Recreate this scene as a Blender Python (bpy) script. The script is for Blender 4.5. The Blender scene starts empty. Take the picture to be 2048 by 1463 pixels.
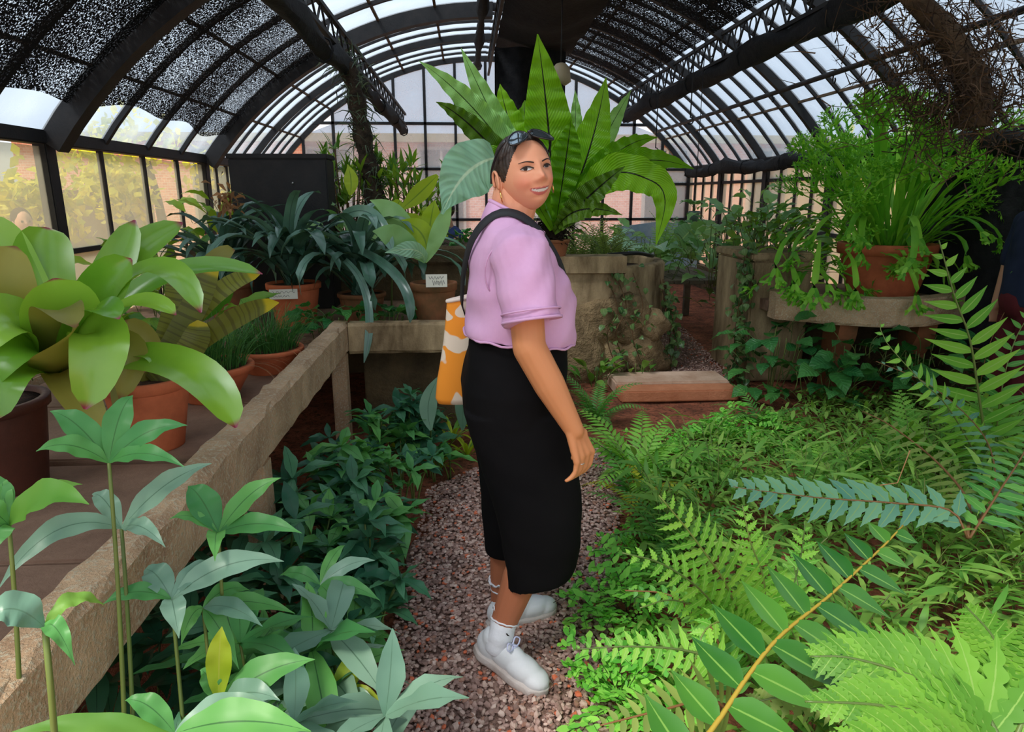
import bpy, bmesh, math, random
import numpy as np
from math import sin, cos, pi, radians, sqrt, atan2, exp
from mathutils import Vector, Matrix, Euler

# ------------------------------------------------------------------ camera, sky, sun, exposure
scene = bpy.context.scene
col = scene.collection
random.seed(7)
RNG = np.random.default_rng(7)
FPX, PITCH, YAW, CAMH = 1350.0, radians(14.26), radians(3.8), 1.47
cam_data = bpy.data.cameras.new('camera')
cam_data.sensor_fit = 'HORIZONTAL'
cam_data.sensor_width = 36.0
cam_data.lens = FPX / 2048.0 * 36.0
cam_data.clip_start = 0.02
cam_data.clip_end = 300
cam = bpy.data.objects.new('camera', cam_data)
cam.location = (0, 0, CAMH)
cam.rotation_euler = (pi / 2 - PITCH, 0, -YAW)
col.objects.link(cam)
scene.camera = cam

world = bpy.data.worlds.new('overcast_sky')
scene.world = world
world.use_nodes = True
_bg = world.node_tree.nodes['Background']
_bg.inputs['Color'].default_value = (0.84, 0.92, 1.0, 1)
_bg.inputs['Strength'].default_value = 0.80

sun_data = bpy.data.lights.new('sun', 'SUN')
sun_data.energy = 4.2
sun_data.angle = radians(16)
sun_data.color = (1.0, 0.93, 0.82)
sun = bpy.data.objects.new('sun', sun_data)
sun.rotation_euler = (radians(24), radians(-30), 0)
col.objects.link(sun)

scene.view_settings.view_transform = 'Standard'
scene.view_settings.look = 'None'
scene.view_settings.gamma = 1.0
scene.view_settings.use_curve_mapping = False
scene.view_settings.exposure = 0.68

# ------------------------------------------------------------------ picture-plane helpers (pixel -> point at a chosen real depth)
_fw = np.array([sin(YAW) * cos(PITCH), cos(YAW) * cos(PITCH), -sin(PITCH)])
_rt = np.array([cos(YAW), -sin(YAW), 0.0])
_up = np.cross(_rt, _fw)
_C = np.array([0.0, 0.0, CAMH])
def _ray(x, y): return _fw + _rt * ((x - 1024) / FPX) - _up * ((y - 731.5) / FPX)
def atY(x, y, Y):
    r = _ray(x, y); return _C + r * (Y / r[1])
def atZ(x, y, z):
    r = _ray(x, y); return _C + r * ((z - CAMH) / r[2])

# ------------------------------------------------------------------ object helpers
def srgb(r, g, b, k=1.0):
    def f(c):
        c = c / 255.0
        return (c / 12.92 if c <= 0.04045 else ((c + 0.055) / 1.055) ** 2.4) * k
    return (min(f(r), .95), min(f(g), .95), min(f(b), .95), 1)

def thing(name, label, cat, loc=(0, 0, 0), group=None, rz=0):
    o = bpy.data.objects.new(name, None)
    o.empty_display_size = 0.1
    o.location = tuple(loc); o.rotation_euler = (0, 0, rz)
    o['label'] = label; o['category'] = cat
    if group: o['group'] = group
    col.objects.link(o)
    return o
def tag(o, label, cat, group=None):
    o['label'] = label; o['category'] = cat
    if group: o['group'] = group
    return o
def structure(name, label=None):
    o = bpy.data.objects.new(name, None); o['kind'] = 'structure'
    if label: o['label'] = label
    o.empty_display_size = 0.1
    col.objects.link(o); return o
def inst(mesh, name, parent=None, loc=(0, 0, 0), rot=(0, 0, 0), scale=1.0):
    o = bpy.data.objects.new(name, mesh)
    o.location = tuple(loc); o.rotation_euler = tuple(rot)
    o.scale = (scale,) * 3 if np.isscalar(scale) else tuple(scale)
    if parent is not None: o.parent = parent
    col.objects.link(o); return o

class MB:
    """collects geometry, builds ONE mesh"""
    def __init__(s):
        s.v = []; s.uv = []; s.r = []; s.f = []; s.m = []; s.n = 0
    def add(s, v, f, uv=None, mat=0, rnd=None):
        v = np.asarray(v, float).reshape(-1, 3); k = len(v)
        s.v.append(v)
        s.uv.append(np.asarray(uv, float) if uv is not None else np.full((k, 2), 0.5))
        s.r.append(np.full(k, random.random() if rnd is None else rnd))
        b = s.n
        s.f.extend([tuple(i + b for i in q) for q in f]); s.m.extend([mat] * len(f))
        s.n += k
        return s
    def box(s, x0, x1, y0, y1, z0, z1, mat=0, bev=0.0):
        if bev <= 0:
            v = [(x, y, z) for z in (z0, z1) for y in (y0, y1) for x in (x0, x1)]
            f = [(0, 2, 3, 1), (4, 5, 7, 6), (0, 1, 5, 4), (2, 6, 7, 3), (0, 4, 6, 2), (1, 3, 7, 5)]
            return s.add(v, f, mat=mat)
        bm = bmesh.new()
        bmesh.ops.create_cube(bm, size=1)
        for q in bm.verts:
            q.co = Vector(((x0 + x1) / 2 + q.co.x * (x1 - x0), (y0 + y1) / 2 + q.co.y * (y1 - y0), (z0 + z1) / 2 + q.co.z * (z1 - z0)))
        bmesh.ops.bevel(bm, geom=bm.edges[:], offset=bev, segments=2, affect='EDGES')
        bm.verts.index_update()
        s.add([q.co[:] for q in bm.verts], [[q.index for q in f.verts] for f in bm.faces], mat=mat)
        bm.free(); return s
    def beam(s, p0, p1, w, h, mat=0, up=(0, 0, 1)):
        p0 = np.array(p0, float); p1 = np.array(p1, float)
        t = p1 - p0; t /= np.linalg.norm(t)
        sd = np.cross(t, up); sd /= np.linalg.norm(sd) + 1e-9
        n = np.cross(sd, t)
        v = [p + sd * a * w / 2 + n * b * h / 2 for p in (p0, p1) for a, b in ((-1, -1), (1, -1), (1, 1), (-1, 1))]
        return s.add(v, [(0, 1, 2, 3), (7, 6, 5, 4), (0, 4, 5, 1), (1, 5, 6, 2), (2, 6, 7, 3), (3, 7, 4, 0)], mat=mat)
    def tube(s, path, r, k=6, mat=0, cap=True, rnd=None):
        P = np.asarray(path, float); n = len(P)
        R = np.broadcast_to(np.asarray(r, float), (n,)) if np.ndim(r) < 2 else r
        T = np.gradient(P, axis=0); T /= np.linalg.norm(T, axis=1)[:, None] + 1e-9
        ref = np.array([0, 0, 1.0]) if abs(T[0][2]) < 0.9 else np.array([1.0, 0, 0])
        V = []; U = []
        a = np.arange(k) / k * 2 * pi
        A = np.cross(T[0], ref); A /= np.linalg.norm(A)
        for i in range(n):
            A = A - T[i] * (A @ T[i]); A /= np.linalg.norm(A) + 1e-9
            B = np.cross(T[i], A)
            V.append(P[i] + R[i] * (np.cos(a)[:, None] * A + np.sin(a)[:, None] * B))
            U.append(np.stack([np.arange(k) / k, np.full(k, i / max(1, n - 1))], 1))
        F = [(i * k + j, i * k + (j + 1) % k, (i + 1) * k + (j + 1) % k, (i + 1) * k + j) for i in range(n - 1) for j in range(k)]
        if cap: F += [tuple(range(k))[::-1], tuple((n - 1) * k + j for j in range(k))]
        return s.add(np.concatenate(V), F, np.concatenate(U), mat, rnd)
    def lathe(s, prof, k=28, c=(0, 0, 0), mat=0, jitter=0):
        n = len(prof); a = np.arange(k) / k * 2 * pi
        V = np.concatenate([np.stack([c[0] + r * np.cos(a), c[1] + r * np.sin(a), np.full(k, c[2] + z)], 1) for r, z in prof])
        F = [(i * k + j, i * k + (j + 1) % k, (i + 1) * k + (j + 1) % k, (i + 1) * k + j) for i in range(n - 1) for j in range(k)]
        if prof[0][0] > 1e-4: F.append(tuple(range(k))[::-1])
        if prof[-1][0] > 1e-4: F.append(tuple((n - 1) * k + j for j in range(k)))
        return s.add(V, F, mat=mat)
    def rings(s, R, mat=0, cap=True, rnd=None):
        """loft through equal-count rings"""
        n = len(R); k = len(R[0]); V = np.concatenate(R)
        F = [(i * k + j, i * k + (j + 1) % k, (i + 1) * k + (j + 1) % k, (i + 1) * k + j) for i in range(n - 1) for j in range(k)]
        if cap: F += [tuple(range(k))[::-1], tuple((n - 1) * k + j for j in range(k))]
        U = np.concatenate([np.stack([np.arange(k) / k, np.full(k, i / max(1, n - 1))], 1) for i in range(n)])
        return s.add(V, F, U, mat, rnd)
    def sphere(s, c, r, k=10, n=7, mat=0, rnd=None, sq=(1, 1, 1)):
        R = []
        for i in range(n + 1):
            t = -pi / 2 + pi * i / n
            a = np.arange(k) / k * 2 * pi
            q = max(cos(t), 0.02)
            R.append(np.stack([c[0] + r * sq[0] * q * np.cos(a), c[1] + r * sq[1] * q * np.sin(a), np.full(k, c[2] + r * sq[2] * sin(t))], 1))
        return s.rings(R, mat, True, rnd)
    def ribbon(s, path, width, hint=(0, 0, 1), fold=0.25, wave=0.0, wfreq=5, cols=1, mat=0, rnd=None, ph=None, curl=0.0, lobe=None, taper=None):
        """a leaf blade along a path; width: array of half widths; hint: direction the face looks"""
        P = np.asarray(path, float); n = len(P)
        W = np.broadcast_to(np.asarray(width, float), (n,))
        T = np.gradient(P, axis=0); T /= np.linalg.norm(T, axis=1)[:, None] + 1e-9
        h = np.broadcast_to(np.asarray(hint, float), (n, 3))
        S = np.cross(T, h); S /= np.linalg.norm(S, axis=1)[:, None] + 1e-9
        N = np.cross(S, T)
        t = np.linspace(0, 1, n)
        ph = random.random() * 6.28 if ph is None else ph
        ss = np.linspace(-1, 1, 2 * cols + 1)
        V = np.zeros((n, len(ss), 3)); U = np.zeros((n, len(ss), 2))
        for j, q in enumerate(ss):
            w = W * (1 if lobe is None or q == 0 else lobe)
            dz = abs(q) * W * fold - curl * W * q * q + wave * abs(q) * np.sin(wfreq * 2 * pi * t + ph + (1.3 if q > 0 else 0)) * np.minimum(1, W / (W.max() + 1e-9) * 1.5)
            V[:, j] = P + S * (w * q)[:, None] * cos(min(fold, 1.2) * 0.8) + N * dz[:, None]
            U[:, j, 0] = (q + 1) / 2; U[:, j, 1] = t
        m = len(ss)
        F = [(i * m + j, i * m + j + 1, (i + 1) * m + j + 1, (i + 1) * m + j) for i in range(n - 1) for j in range(m - 1)]
        return s.add(V.reshape(-1, 3), F, U.reshape(-1, 2), mat, rnd)
    def mesh(s, name, mats=(), smooth=True):
        me = bpy.data.meshes.new(name)
        V = np.concatenate(s.v) if s.v else np.zeros((0, 3))
        me.from_pydata(V.tolist(), [], s.f)
        for m in (mats if isinstance(mats, (list, tuple)) else [mats]): me.materials.append(m)
        if len(me.materials) > 1: me.polygons.foreach_set('material_index', np.array(s.m, dtype=np.int32))
        li = np.zeros(len(me.loops), dtype=np.int32); me.loops.foreach_get('vertex_index', li)
        ul = me.uv_layers.new(name='UVMap')
        ul.data.foreach_set('uv', np.concatenate(s.uv)[li].astype(np.float32).ravel())
        at = me.attributes.new('rnd', 'FLOAT', 'POINT')
        at.data.foreach_set('value', np.concatenate(s.r).astype(np.float32))
        if smooth: me.polygons.foreach_set('use_smooth', np.ones(len(me.polygons), dtype=bool))
        me.update()
        return me
    def build(s, name, mats, parent=None, smooth=True, loc=(0, 0, 0), rot=(0, 0, 0)):
        return inst(s.mesh(name, mats, smooth), name, parent, loc, rot)

def bez(p0, p1, p2, n=12, p3=None):
    t = np.linspace(0, 1, n)[:, None]
    p0, p1, p2 = (np.asarray(p, float) for p in (p0, p1, p2))
    if p3 is None: return (1 - t) ** 2 * p0 + 2 * t * (1 - t) * p1 + t ** 2 * p2
    p3 = np.asarray(p3, float)
    return (1 - t) ** 3 * p0 + 3 * t * (1 - t) ** 2 * p1 + 3 * t * t * (1 - t) * p2 + t ** 3 * p3
def thru(p0, pm, p2, n=12):
    """curve that passes through pm half way"""
    p0, pm, p2 = (np.asarray(p, float) for p in (p0, pm, p2))
    return bez(p0, 2 * pm - (p0 + p2) / 2, p2, n)
def poly(pts, n=24):
    P = np.asarray(pts, float)
    d = np.r_[0, np.cumsum(np.linalg.norm(np.diff(P, axis=0), axis=1))]; d /= d[-1]
    Q = np.vstack([2 * P[0] - P[1], P, 2 * P[-1] - P[-2]])
    out = []
    for t in np.linspace(0, 1, n):
        i = min(np.searchsorted(d, t, 'right') - 1, len(P) - 2); i = max(i, 0)
        u = (t - d[i]) / (d[i + 1] - d[i] + 1e-9)
        a, b, c, e = Q[i], Q[i + 1], Q[i + 2], Q[i + 3]
        out.append(0.5 * (2 * b + (c - a) * u + (2 * a - 5 * b + 4 * c - e) * u * u + (3 * b - a - 3 * c + e) * u ** 3))
    return np.array(out)
def arch(L, e0, droop, n=12, p=1.4, az=0.0, side=0.0):
    """path leaving the origin at elevation e0 (deg) and bending down by droop (deg)"""
    t = np.linspace(0, 1, n)
    e = np.radians(e0 - droop * t ** p)
    d = L / (n - 1)
    x = np.r_[0, np.cumsum(np.cos(e[:-1]) * d)]; z = np.r_[0, np.cumsum(np.sin(e[:-1]) * d)]
    y = side * L * t ** 2
    ca, sa = cos(az), sin(az)
    return np.stack([x * ca - y * sa, x * sa + y * ca, z], 1)
T_ = lambda n: np.linspace(0, 1, n)
def lance(n, peak=0.4, tip=0.02, base=0.15):
    t = T_(n); w = np.where(t < peak, base + (1 - base) * np.sin(t / peak * pi / 2), np.cos((t - peak) / (1 - peak) * pi / 2) ** 1.2)
    w = np.maximum(w, tip); w[-1] = tip; return w
def strap(n, base=0.75, tip=0.1, start=0.72):
    t = T_(n); w = base + (1 - base) * np.sin(np.minimum(t / 0.5, 1) * pi / 2)
    q = np.clip((t - start) / (1 - start), 0, 1); w = w * np.sqrt(np.maximum(1 - q ** 2, 0.0)); w[-1] = max(w[-1], tip); return np.maximum(w, 0.03)

# ------------------------------------------------------------------ materials
def _new(name):
    m = bpy.data.materials.new(name); m.use_nodes = True
    nt = m.node_tree
    b = nt.nodes['Principled BSDF']; return m, nt, b
def N(nt, t, **kw):
    n = nt.nodes.new(t)
    for k, v in kw.items():
        if k in n.inputs: n.inputs[k].default_value = v
        else: setattr(n, k, v)
    return n
def noisy(name, c1, c2, scale=8, rough=0.8, bump=0.3, bscale=40, metal=0.0, detail=6, c3=None, spec=0.3, dist=0.02, coord='Object', mid=0.5, wid=0.18, stretch=None):
    """two (three) colour noise surface with fine relief"""
    m, nt, b = _new(name); L = nt.links.new
    tc = N(nt, 'ShaderNodeTexCoord')
    n1 = N(nt, 'ShaderNodeTexNoise', Scale=scale, Detail=detail, Roughness=0.65)
    if stretch:
        mp = N(nt, 'ShaderNodeMapping'); mp.inputs['Scale'].default_value = stretch; L(tc.outputs[coord], mp.inputs['Vector']); L(mp.outputs[0], n1.inputs['Vector'])
    else: L(tc.outputs[coord], n1.inputs['Vector'])
    cr = N(nt, 'ShaderNodeValToRGB'); L(n1.outputs['Fac'], cr.inputs['Fac'])
    e = cr.color_ramp.elements; e[0].position = mid - wid; e[0].color = c1; e[1].position = mid + wid; e[1].color = c2
    out = cr.outputs['Color']
    n2 = N(nt, 'ShaderNodeTexNoise', Scale=bscale, Detail=4, Roughness=0.7); L(tc.outputs[coord], n2.inputs['Vector'])
    if c3 is not None:
        mx = N(nt, 'ShaderNodeMix', data_type='RGBA')
        r2 = N(nt, 'ShaderNodeValToRGB'); L(n2.outputs['Fac'], r2.inputs['Fac']); r2.color_ramp.elements[0].position = 0.5; r2.color_ramp.elements[1].position = 0.64
        L(r2.outputs['Color'], mx.inputs[0]); L(out, mx.inputs[6]); mx.inputs[7].default_value = c3; out = mx.outputs[2]
    L(out, b.inputs['Base Color'])
    b.inputs['Roughness'].default_value = rough; b.inputs['Metallic'].default_value = metal; b.inputs['Specular IOR Level'].default_value = spec
    if bump:
        bp = N(nt, 'ShaderNodeBump', Strength=bump, Distance=dist); L(n2.outputs['Fac'], bp.inputs['Height']); L(bp.outputs['Normal'], b.inputs['Normal'])
    return m
def plain(name, c, rough=0.6, metal=0.0, spec=0.4):
    m, nt, b = _new(name); b.inputs['Base Color'].default_value = c; b.inputs['Roughness'].default_value = rough
    b.inputs['Metallic'].default_value = metal; b.inputs['Specular IOR Level'].default_value = spec
    return m
def leafy(name, c1, c2, rib=None, tip=None, tipat=0.93, rough=0.4, transl=0.3, veins=0, spec=0.35, ribw=0.05, bands=None, edge=None):
    """leaf surface: c1..c2 vary leaf by leaf and over the blade; rib colours the midrib, tip the end"""
    m, nt, b = _new(name); L = nt.links.new
    uv = N(nt, 'ShaderNodeUVMap'); sp = N(nt, 'ShaderNodeSeparateXYZ'); L(uv.outputs[0], sp.inputs[0])
    at = N(nt, 'ShaderNodeAttribute', attribute_name='rnd'); oi = N(nt, 'ShaderNodeObjectInfo')
    tc = N(nt, 'ShaderNodeTexCoord')
    nz = N(nt, 'ShaderNodeTexNoise', Scale=9.0, Detail=3); L(tc.outputs['Object'], nz.inputs['Vector'])
    ad = N(nt, 'ShaderNodeMath', operation='ADD'); L(at.outputs['Fac'], ad.inputs[0]); L(oi.outputs['Random'], ad.inputs[1])
    fr = N(nt, 'ShaderNodeMath', operation='FRACT'); L(ad.outputs[0], fr.inputs[0])
    a2 = N(nt, 'ShaderNodeMath', operation='MULTIPLY_ADD'); L(nz.outputs['Fac'], a2.inputs[0]); a2.inputs[1].default_value = 0.9; a2.inputs[2].default_value = -0.45
    a3 = N(nt, 'ShaderNodeMath', operation='ADD', use_clamp=True); L(a2.outputs[0], a3.inputs[0]); L(fr.outputs[0], a3.inputs[1])
    mx = N(nt, 'ShaderNodeMix', data_type='RGBA'); L(a3.outputs[0], mx.inputs[0]); mx.inputs[6].default_value = c1; mx.inputs[7].default_value = c2
    out = mx.outputs[2]
    ab = N(nt, 'ShaderNodeMath', operation='SUBTRACT'); L(sp.outputs['X'], ab.inputs[0]); ab.inputs[1].default_value = 0.5
    ab2 = N(nt, 'ShaderNodeMath', operation='ABSOLUTE'); L(ab.outputs[0], ab2.inputs[0])
    def mixin(fac, c):
        nonlocal out
        q = N(nt, 'ShaderNodeMix', data_type='RGBA'); L(fac, q.inputs[0]); L(out, q.inputs[6]); q.inputs[7].default_value = c; out = q.outputs[2]
    def ramp(src, lo, hi, inv=False):
        r = N(nt, 'ShaderNodeMapRange', interpolation_type='SMOOTHSTEP'); L(src, r.inputs[0])
        r.inputs[1].default_value = lo; r.inputs[2].default_value = hi
        r.inputs[3].default_value = 1 if inv else 0; r.inputs[4].default_value = 0 if inv else 1
        return r.outputs[0]
    hgt = None
    if veins:
        w = N(nt, 'ShaderNodeMath', operation='MULTIPLY_ADD'); L(ab2.outputs[0], w.inputs[0]); w.inputs[1].default_value = -0.35; L(sp.outputs['Y'], w.inputs[2])
        w2 = N(nt, 'ShaderNodeMath', operation='MULTIPLY'); L(w.outputs[0], w2.inputs[0]); w2.inputs[1].default_value = veins * 6.283
        w3 = N(nt, 'ShaderNodeMath', operation='SINE'); L(w2.outputs[0], w3.inputs[0]); hgt = w3.outputs[0]
        d = N(nt, 'ShaderNodeMath', operation='MULTIPLY'); L(ramp(w3.outputs[0], 0.2, 1.0), d.inputs[0]); d.inputs[1].default_value = 0.28
        mixin(d.outputs[0], tuple(x * 0.55 for x in c1[:3]) + (1,))
    if bands is not None:
        w = N(nt, 'ShaderNodeTexNoise', noise_dimensions='1D', Scale=26.0, Detail=2); L(sp.outputs['Y'], w.inputs['W'])
        d = N(nt, 'ShaderNodeMath', operation='MULTIPLY'); L(ramp(w.outputs['Fac'], 0.5, 0.6), d.inputs[0]); d.inputs[1].default_value = 0.55
        mixin(d.outputs[0], bands)
    if edge is not None: mixin(ramp(ab2.outputs[0], 0.38, 0.5), edge)
    if rib is not None: mixin(ramp(ab2.outputs[0], ribw * 0.4, ribw, True), rib)
    if tip is not None: mixin(ramp(sp.outputs['Y'], tipat, min(1.0, tipat + 0.04)), tip)
    L(out, b.inputs['Base Color'])
    b.inputs['Roughness'].default_value = rough; b.inputs['Specular IOR Level'].default_value = spec
    if hgt is not None:
        bp = N(nt, 'ShaderNodeBump', Strength=0.35, Distance=0.004); L(hgt, bp.inputs['Height']); L(bp.outputs['Normal'], b.inputs['Normal'])
    if transl > 0:
        tr = N(nt, 'ShaderNodeBsdfTranslucent')
        g = N(nt, 'ShaderNodeMix', data_type='RGBA', blend_type='MULTIPLY'); g.inputs[0].default_value = 1.0; L(out, g.inputs[6]); g.inputs[7].default_value = (1.25, 1.2, 0.55, 1); L(g.outputs[2], tr.inputs['Color'])
        ms = N(nt, 'ShaderNodeMixShader'); ms.inputs[0].default_value = transl
        L(b.outputs[0], ms.inputs[1]); L(tr.outputs[0], ms.inputs[2])
        L(ms.outputs[0], nt.nodes['Material Output'].inputs['Surface'])
    return m
def glassy(name, tint, milk, milkc, scale=1.4):
    """dirty horticultural glass: partly clear, partly scattering"""
    m, nt, b = _new(name); L = nt.links.new; nt.nodes.remove(b)
    tc = N(nt, 'ShaderNodeTexCoord')
    nz = N(nt, 'ShaderNodeTexNoise', Scale=scale, Detail=7, Roughness=0.7); L(tc.outputs['Object'], nz.inputs['Vector'])
    mr = N(nt, 'ShaderNodeMapRange'); L(nz.outputs['Fac'], mr.inputs[0]); mr.inputs[1].default_value = 0.3; mr.inputs[2].default_value = 0.7
    mr.inputs[3].default_value = milk * 0.7; mr.inputs[4].default_value = min(0.95, milk * 1.3)
    t = N(nt, 'ShaderNodeBsdfTransparent'); t.inputs['Color'].default_value = tint
    tl = N(nt, 'ShaderNodeBsdfTranslucent'); tl.inputs['Color'].default_value = milkc
    gl = N(nt, 'ShaderNodeBsdfGlossy'); gl.inputs['Roughness'].default_value = 0.15
    m1 = N(nt, 'ShaderNodeMixShader'); L(mr.outputs[0], m1.inputs[0]); L(t.outputs[0], m1.inputs[1]); L(tl.outputs[0], m1.inputs[2])
    m2 = N(nt, 'ShaderNodeMixShader'); m2.inputs[0].default_value = 0.04; L(m1.outputs[0], m2.inputs[1]); L(gl.outputs[0], m2.inputs[2])
    L(m2.outputs[0], nt.nodes['Material Output'].inputs['Surface'])
    return m
def netting(name, c, cover, scale=260):
    """woven shade cloth: speckled open weave"""
    m, nt, b = _new(name); L = nt.links.new
    tc = N(nt, 'ShaderNodeTexCoord')
    nz = N(nt, 'ShaderNodeTexNoise', Scale=scale, Detail=1.5, Roughness=0.6); L(tc.outputs['Object'], nz.inputs['Vector'])
    n2 = N(nt, 'ShaderNodeTexNoise', Scale=1.3, Detail=3); L(tc.outputs['Object'], n2.inputs['Vector'])
    ad = N(nt, 'ShaderNodeMath', operation='MULTIPLY_ADD'); L(n2.outputs['Fac'], ad.inputs[0]); ad.inputs[1].default_value = 0.22; L(nz.outputs['Fac'], ad.inputs[2])
    mr = N(nt, 'ShaderNodeMapRange'); L(ad.outputs[0], mr.inputs[0])
    k = 0.61 + (cover - 0.5) * 0.42
    mr.inputs[1].default_value = k - 0.05; mr.inputs[2].default_value = k + 0.05; mr.inputs[3].default_value = 1.0; mr.inputs[4].default_value = 0.0
    b.inputs['Base Color'].default_value = c; b.inputs['Roughness'].default_value = 0.9; b.inputs['Specular IOR Level'].default_value = 0.1
    t = N(nt, 'ShaderNodeBsdfTransparent')
    ms = N(nt, 'ShaderNodeMixShader'); L(mr.outputs[0], ms.inputs[0]); L(t.outputs[0], ms.inputs[1]); L(b.outputs[0], ms.inputs[2])
    L(ms.outputs[0], nt.nodes['Material Output'].inputs['Surface'])
    return m

M = {}
M['black'] = noisy('black_painted_metal', (0.010, 0.010, 0.012, 1), (0.022, 0.020, 0.020, 1), 6, 0.6, 0.15, 60)
M['darkcloth'] = noisy('dark_cloth', (0.008, 0.008, 0.010, 1), (0.02, 0.02, 0.022, 1), 12, 0.9, 0.5, 30, dist=0.03)
M['pane'] = glassy('dusty_roof_glass', (0.76, 0.81, 0.87, 1), 0.30, (0.60, 0.64, 0.69, 1))
M['sidepane'] = glassy('dirty_side_glass', (0.80, 0.80, 0.72, 1), 0.34, (0.50, 0.49, 0.42, 1), 0.9)
M['rightpane'] = glassy('dusty_side_glass', (0.90, 0.89, 0.87, 1), 0.45, (0.66, 0.64, 0.60, 1), 0.9)
M['net'] = netting('shade_net', (0.012, 0.013, 0.016, 1), 0.72, 75)
M['net_dense'] = netting('shade_net_dense', (0.012, 0.012, 0.016, 1), 0.82, 60)
M['concrete'] = noisy('aggregate_concrete', srgb(132, 104, 80, 1.8), srgb(172, 144, 114, 1.9), 5, 0.9, 0.9, 90, c3=srgb(190, 176, 150, 1.3), dist=0.012)
M['oldconcrete'] = noisy('mossy_concrete', srgb(84, 66, 44, 1.3), srgb(160, 138, 106, 1.7), 5.0, 0.9, 0.5, 40, dist=0.015, stretch=(1, 1, 0.3))
M['darkwall'] = noisy('dark_masonry', srgb(52, 44, 32, 1.3), srgb(96, 80, 56, 1.4), 2.6, 0.95, 0.7, 18, dist=0.03)  # dark brown mottle shared by the masonry faces
M['slab'] = noisy('bench_slab', srgb(104, 80, 66, 1.4), srgb(134, 106, 88, 1.5), 4, 0.9, 0.4, 50, dist=0.008)
M['terracotta'] = noisy('terracotta', srgb(150, 78, 48, 1.5), srgb(188, 102, 66, 1.5), 5, 0.75, 0.12, 60, dist=0.005)
M['terra_old'] = noisy('weathered_terracotta', srgb(86, 66, 40, 1.3), srgb(140, 84, 56, 1.4), 4, 0.85, 0.25, 40, dist=0.006)
M['brownpot'] = noisy('dark_brown_plastic', srgb(60, 34, 26, 1.2), srgb(84, 46, 34, 1.2), 5, 0.5, 0.05, 30)
M['soil'] = noisy('potting_soil', srgb(40, 28, 20, 1.2), srgb(96, 66, 48, 1.2), 30, 0.95, 1.0, 60, dist=0.03)
M['earth'] = noisy('red_brown_earth', srgb(84, 48, 34, 1.5), srgb(146, 86, 62, 1.6), 5, 0.95, 0.8, 34, dist=0.03, c3=srgb(70, 46, 30, 1.4))
M['gravelbed'] = noisy('gravel_bed', srgb(92, 70, 62, 1.6), srgb(140, 110, 98, 1.7), 60, 0.95, 0.9, 90, dist=0.02)
M['label'] = plain('plant_label', srgb(226, 222, 206), 0.6)
M['ink'] = plain('label_ink', srgb(70, 66, 70), 0.7)
M['stem'] = leafy('green_stem', srgb(70, 90, 44, 1.2), srgb(104, 116, 56, 1.2), transl=0.0)
M['woodystem'] = noisy('woody_stem', srgb(70, 50, 34), srgb(120, 90, 60), 12, 0.9, 0.5, 50)

# ================================================================== GREENHOUSE SHELL
XC, ZC, RAD = 0.35, -0.69, 4.34
XL, XR, EAVE, Y1 = -3.15, 3.85, 1.88, 11.85
AMAX = math.asin(3.5 / RAD)
def onarc(a, r=RAD): return XC + r * sin(a), ZC + r * cos(a)
def aX(x, r=RAD): return math.asin((x - XC) / r)

def arcbar(name, a0, a1, w, h, mat, n=18, r=RAD):
    mb = MB(); R = []
    for a in np.linspace(a0, a1, n):
        R.append(np.array([[XC + q * sin(a), y, ZC + q * cos(a)] for q, y in ((r - h, -w / 2), (r, -w / 2), (r, w / 2), (r - h, w / 2))]))
    mb.rings(R); return mb.mesh(name, mat, smooth=False)

ceiling = structure('ceiling', 'arched greenhouse roof of dusty glass panes on black iron ribs')
RIBS = [-0.83, 0.76, 2.35, 3.94, 5.53, 7.12, 8.71, 10.28, Y1]
HEAVY = (2.35, 5.53, 8.71)
mL = arcbar('rib', -AMAX, 0, 0.05, 0.09, M['black']); mR = arcbar('rib', 0, AMAX, 0.06, 0.09, M['black'])
mLh = arcbar('rib', -AMAX, 0.0, 0.14, 0.17, M['black'])
mb1 = arcbar('glazing_bar', -AMAX, 0, 0.026, 0.04, M['black']); mb2 = arcbar('glazing_bar', 0, AMAX, 0.026, 0.04, M['black'])
mb1w = arcbar('glazing_bar', -AMAX, 0, 0.05, 0.05, M['black'])
for y in RIBS:
    if y in HEAVY: inst(mLh, 'rib', ceiling, (0, y, 0))
    elif not (5.6 < y < 8.6): inst(mL, 'rib', ceiling, (0, y, 0))
    inst(mR, 'rib', ceiling, (0, y, 0))
barsL = [y for y in np.arange(-0.83, 8.71, 0.795)] + [y for y in np.arange(8.71, Y1 - 0.1, 0.3925)] + [Y1]
barsR = [y for y in np.arange(-0.83, 3.94, 0.795)] + [y for y in np.arange(3.94, Y1 - 0.1, 0.3975)] + [Y1]
for bars, thin, wide in ((barsL, mb1, mb1w), (barsR, mb2, mb2)):
    for y in bars:
        if min(abs(y - q) for q in RIBS if q in HEAVY or bars is barsR or not 5.6 < q < 8.6) > 0.05:
            inst(wide if y < 8.7 else thin, 'glazing_bar', ceiling, (0, y, 0))
NP = 6; DA = AMAX / NP
_pm = {}
def pane_mesh(w):
    k = round(w, 3)
    if k not in _pm:
        mb = MB(); R = []
        v = []; f = []
        aa = np.linspace(0.004, DA + 0.004, 4)
        for a in aa:
            for y in (0.012, w - 0.012):
                for r in (RAD - 0.012, RAD - 0.008): v.append((r * sin(a), y, r * cos(a)))
        for i in range(3):
            b = i * 4
            f += [(b, b + 4, b + 6, b + 2), (b + 1, b + 3, b + 7, b + 5), (b, b + 1, b + 5, b + 4), (b + 2, b + 6, b + 7, b + 3)]
        f += [(0, 2, 3, 1), (12, 13, 15, 14)]
        mb.add(v, f); _pm[k] = mb.mesh('pane', M['pane'])
    return _pm[k]
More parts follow.
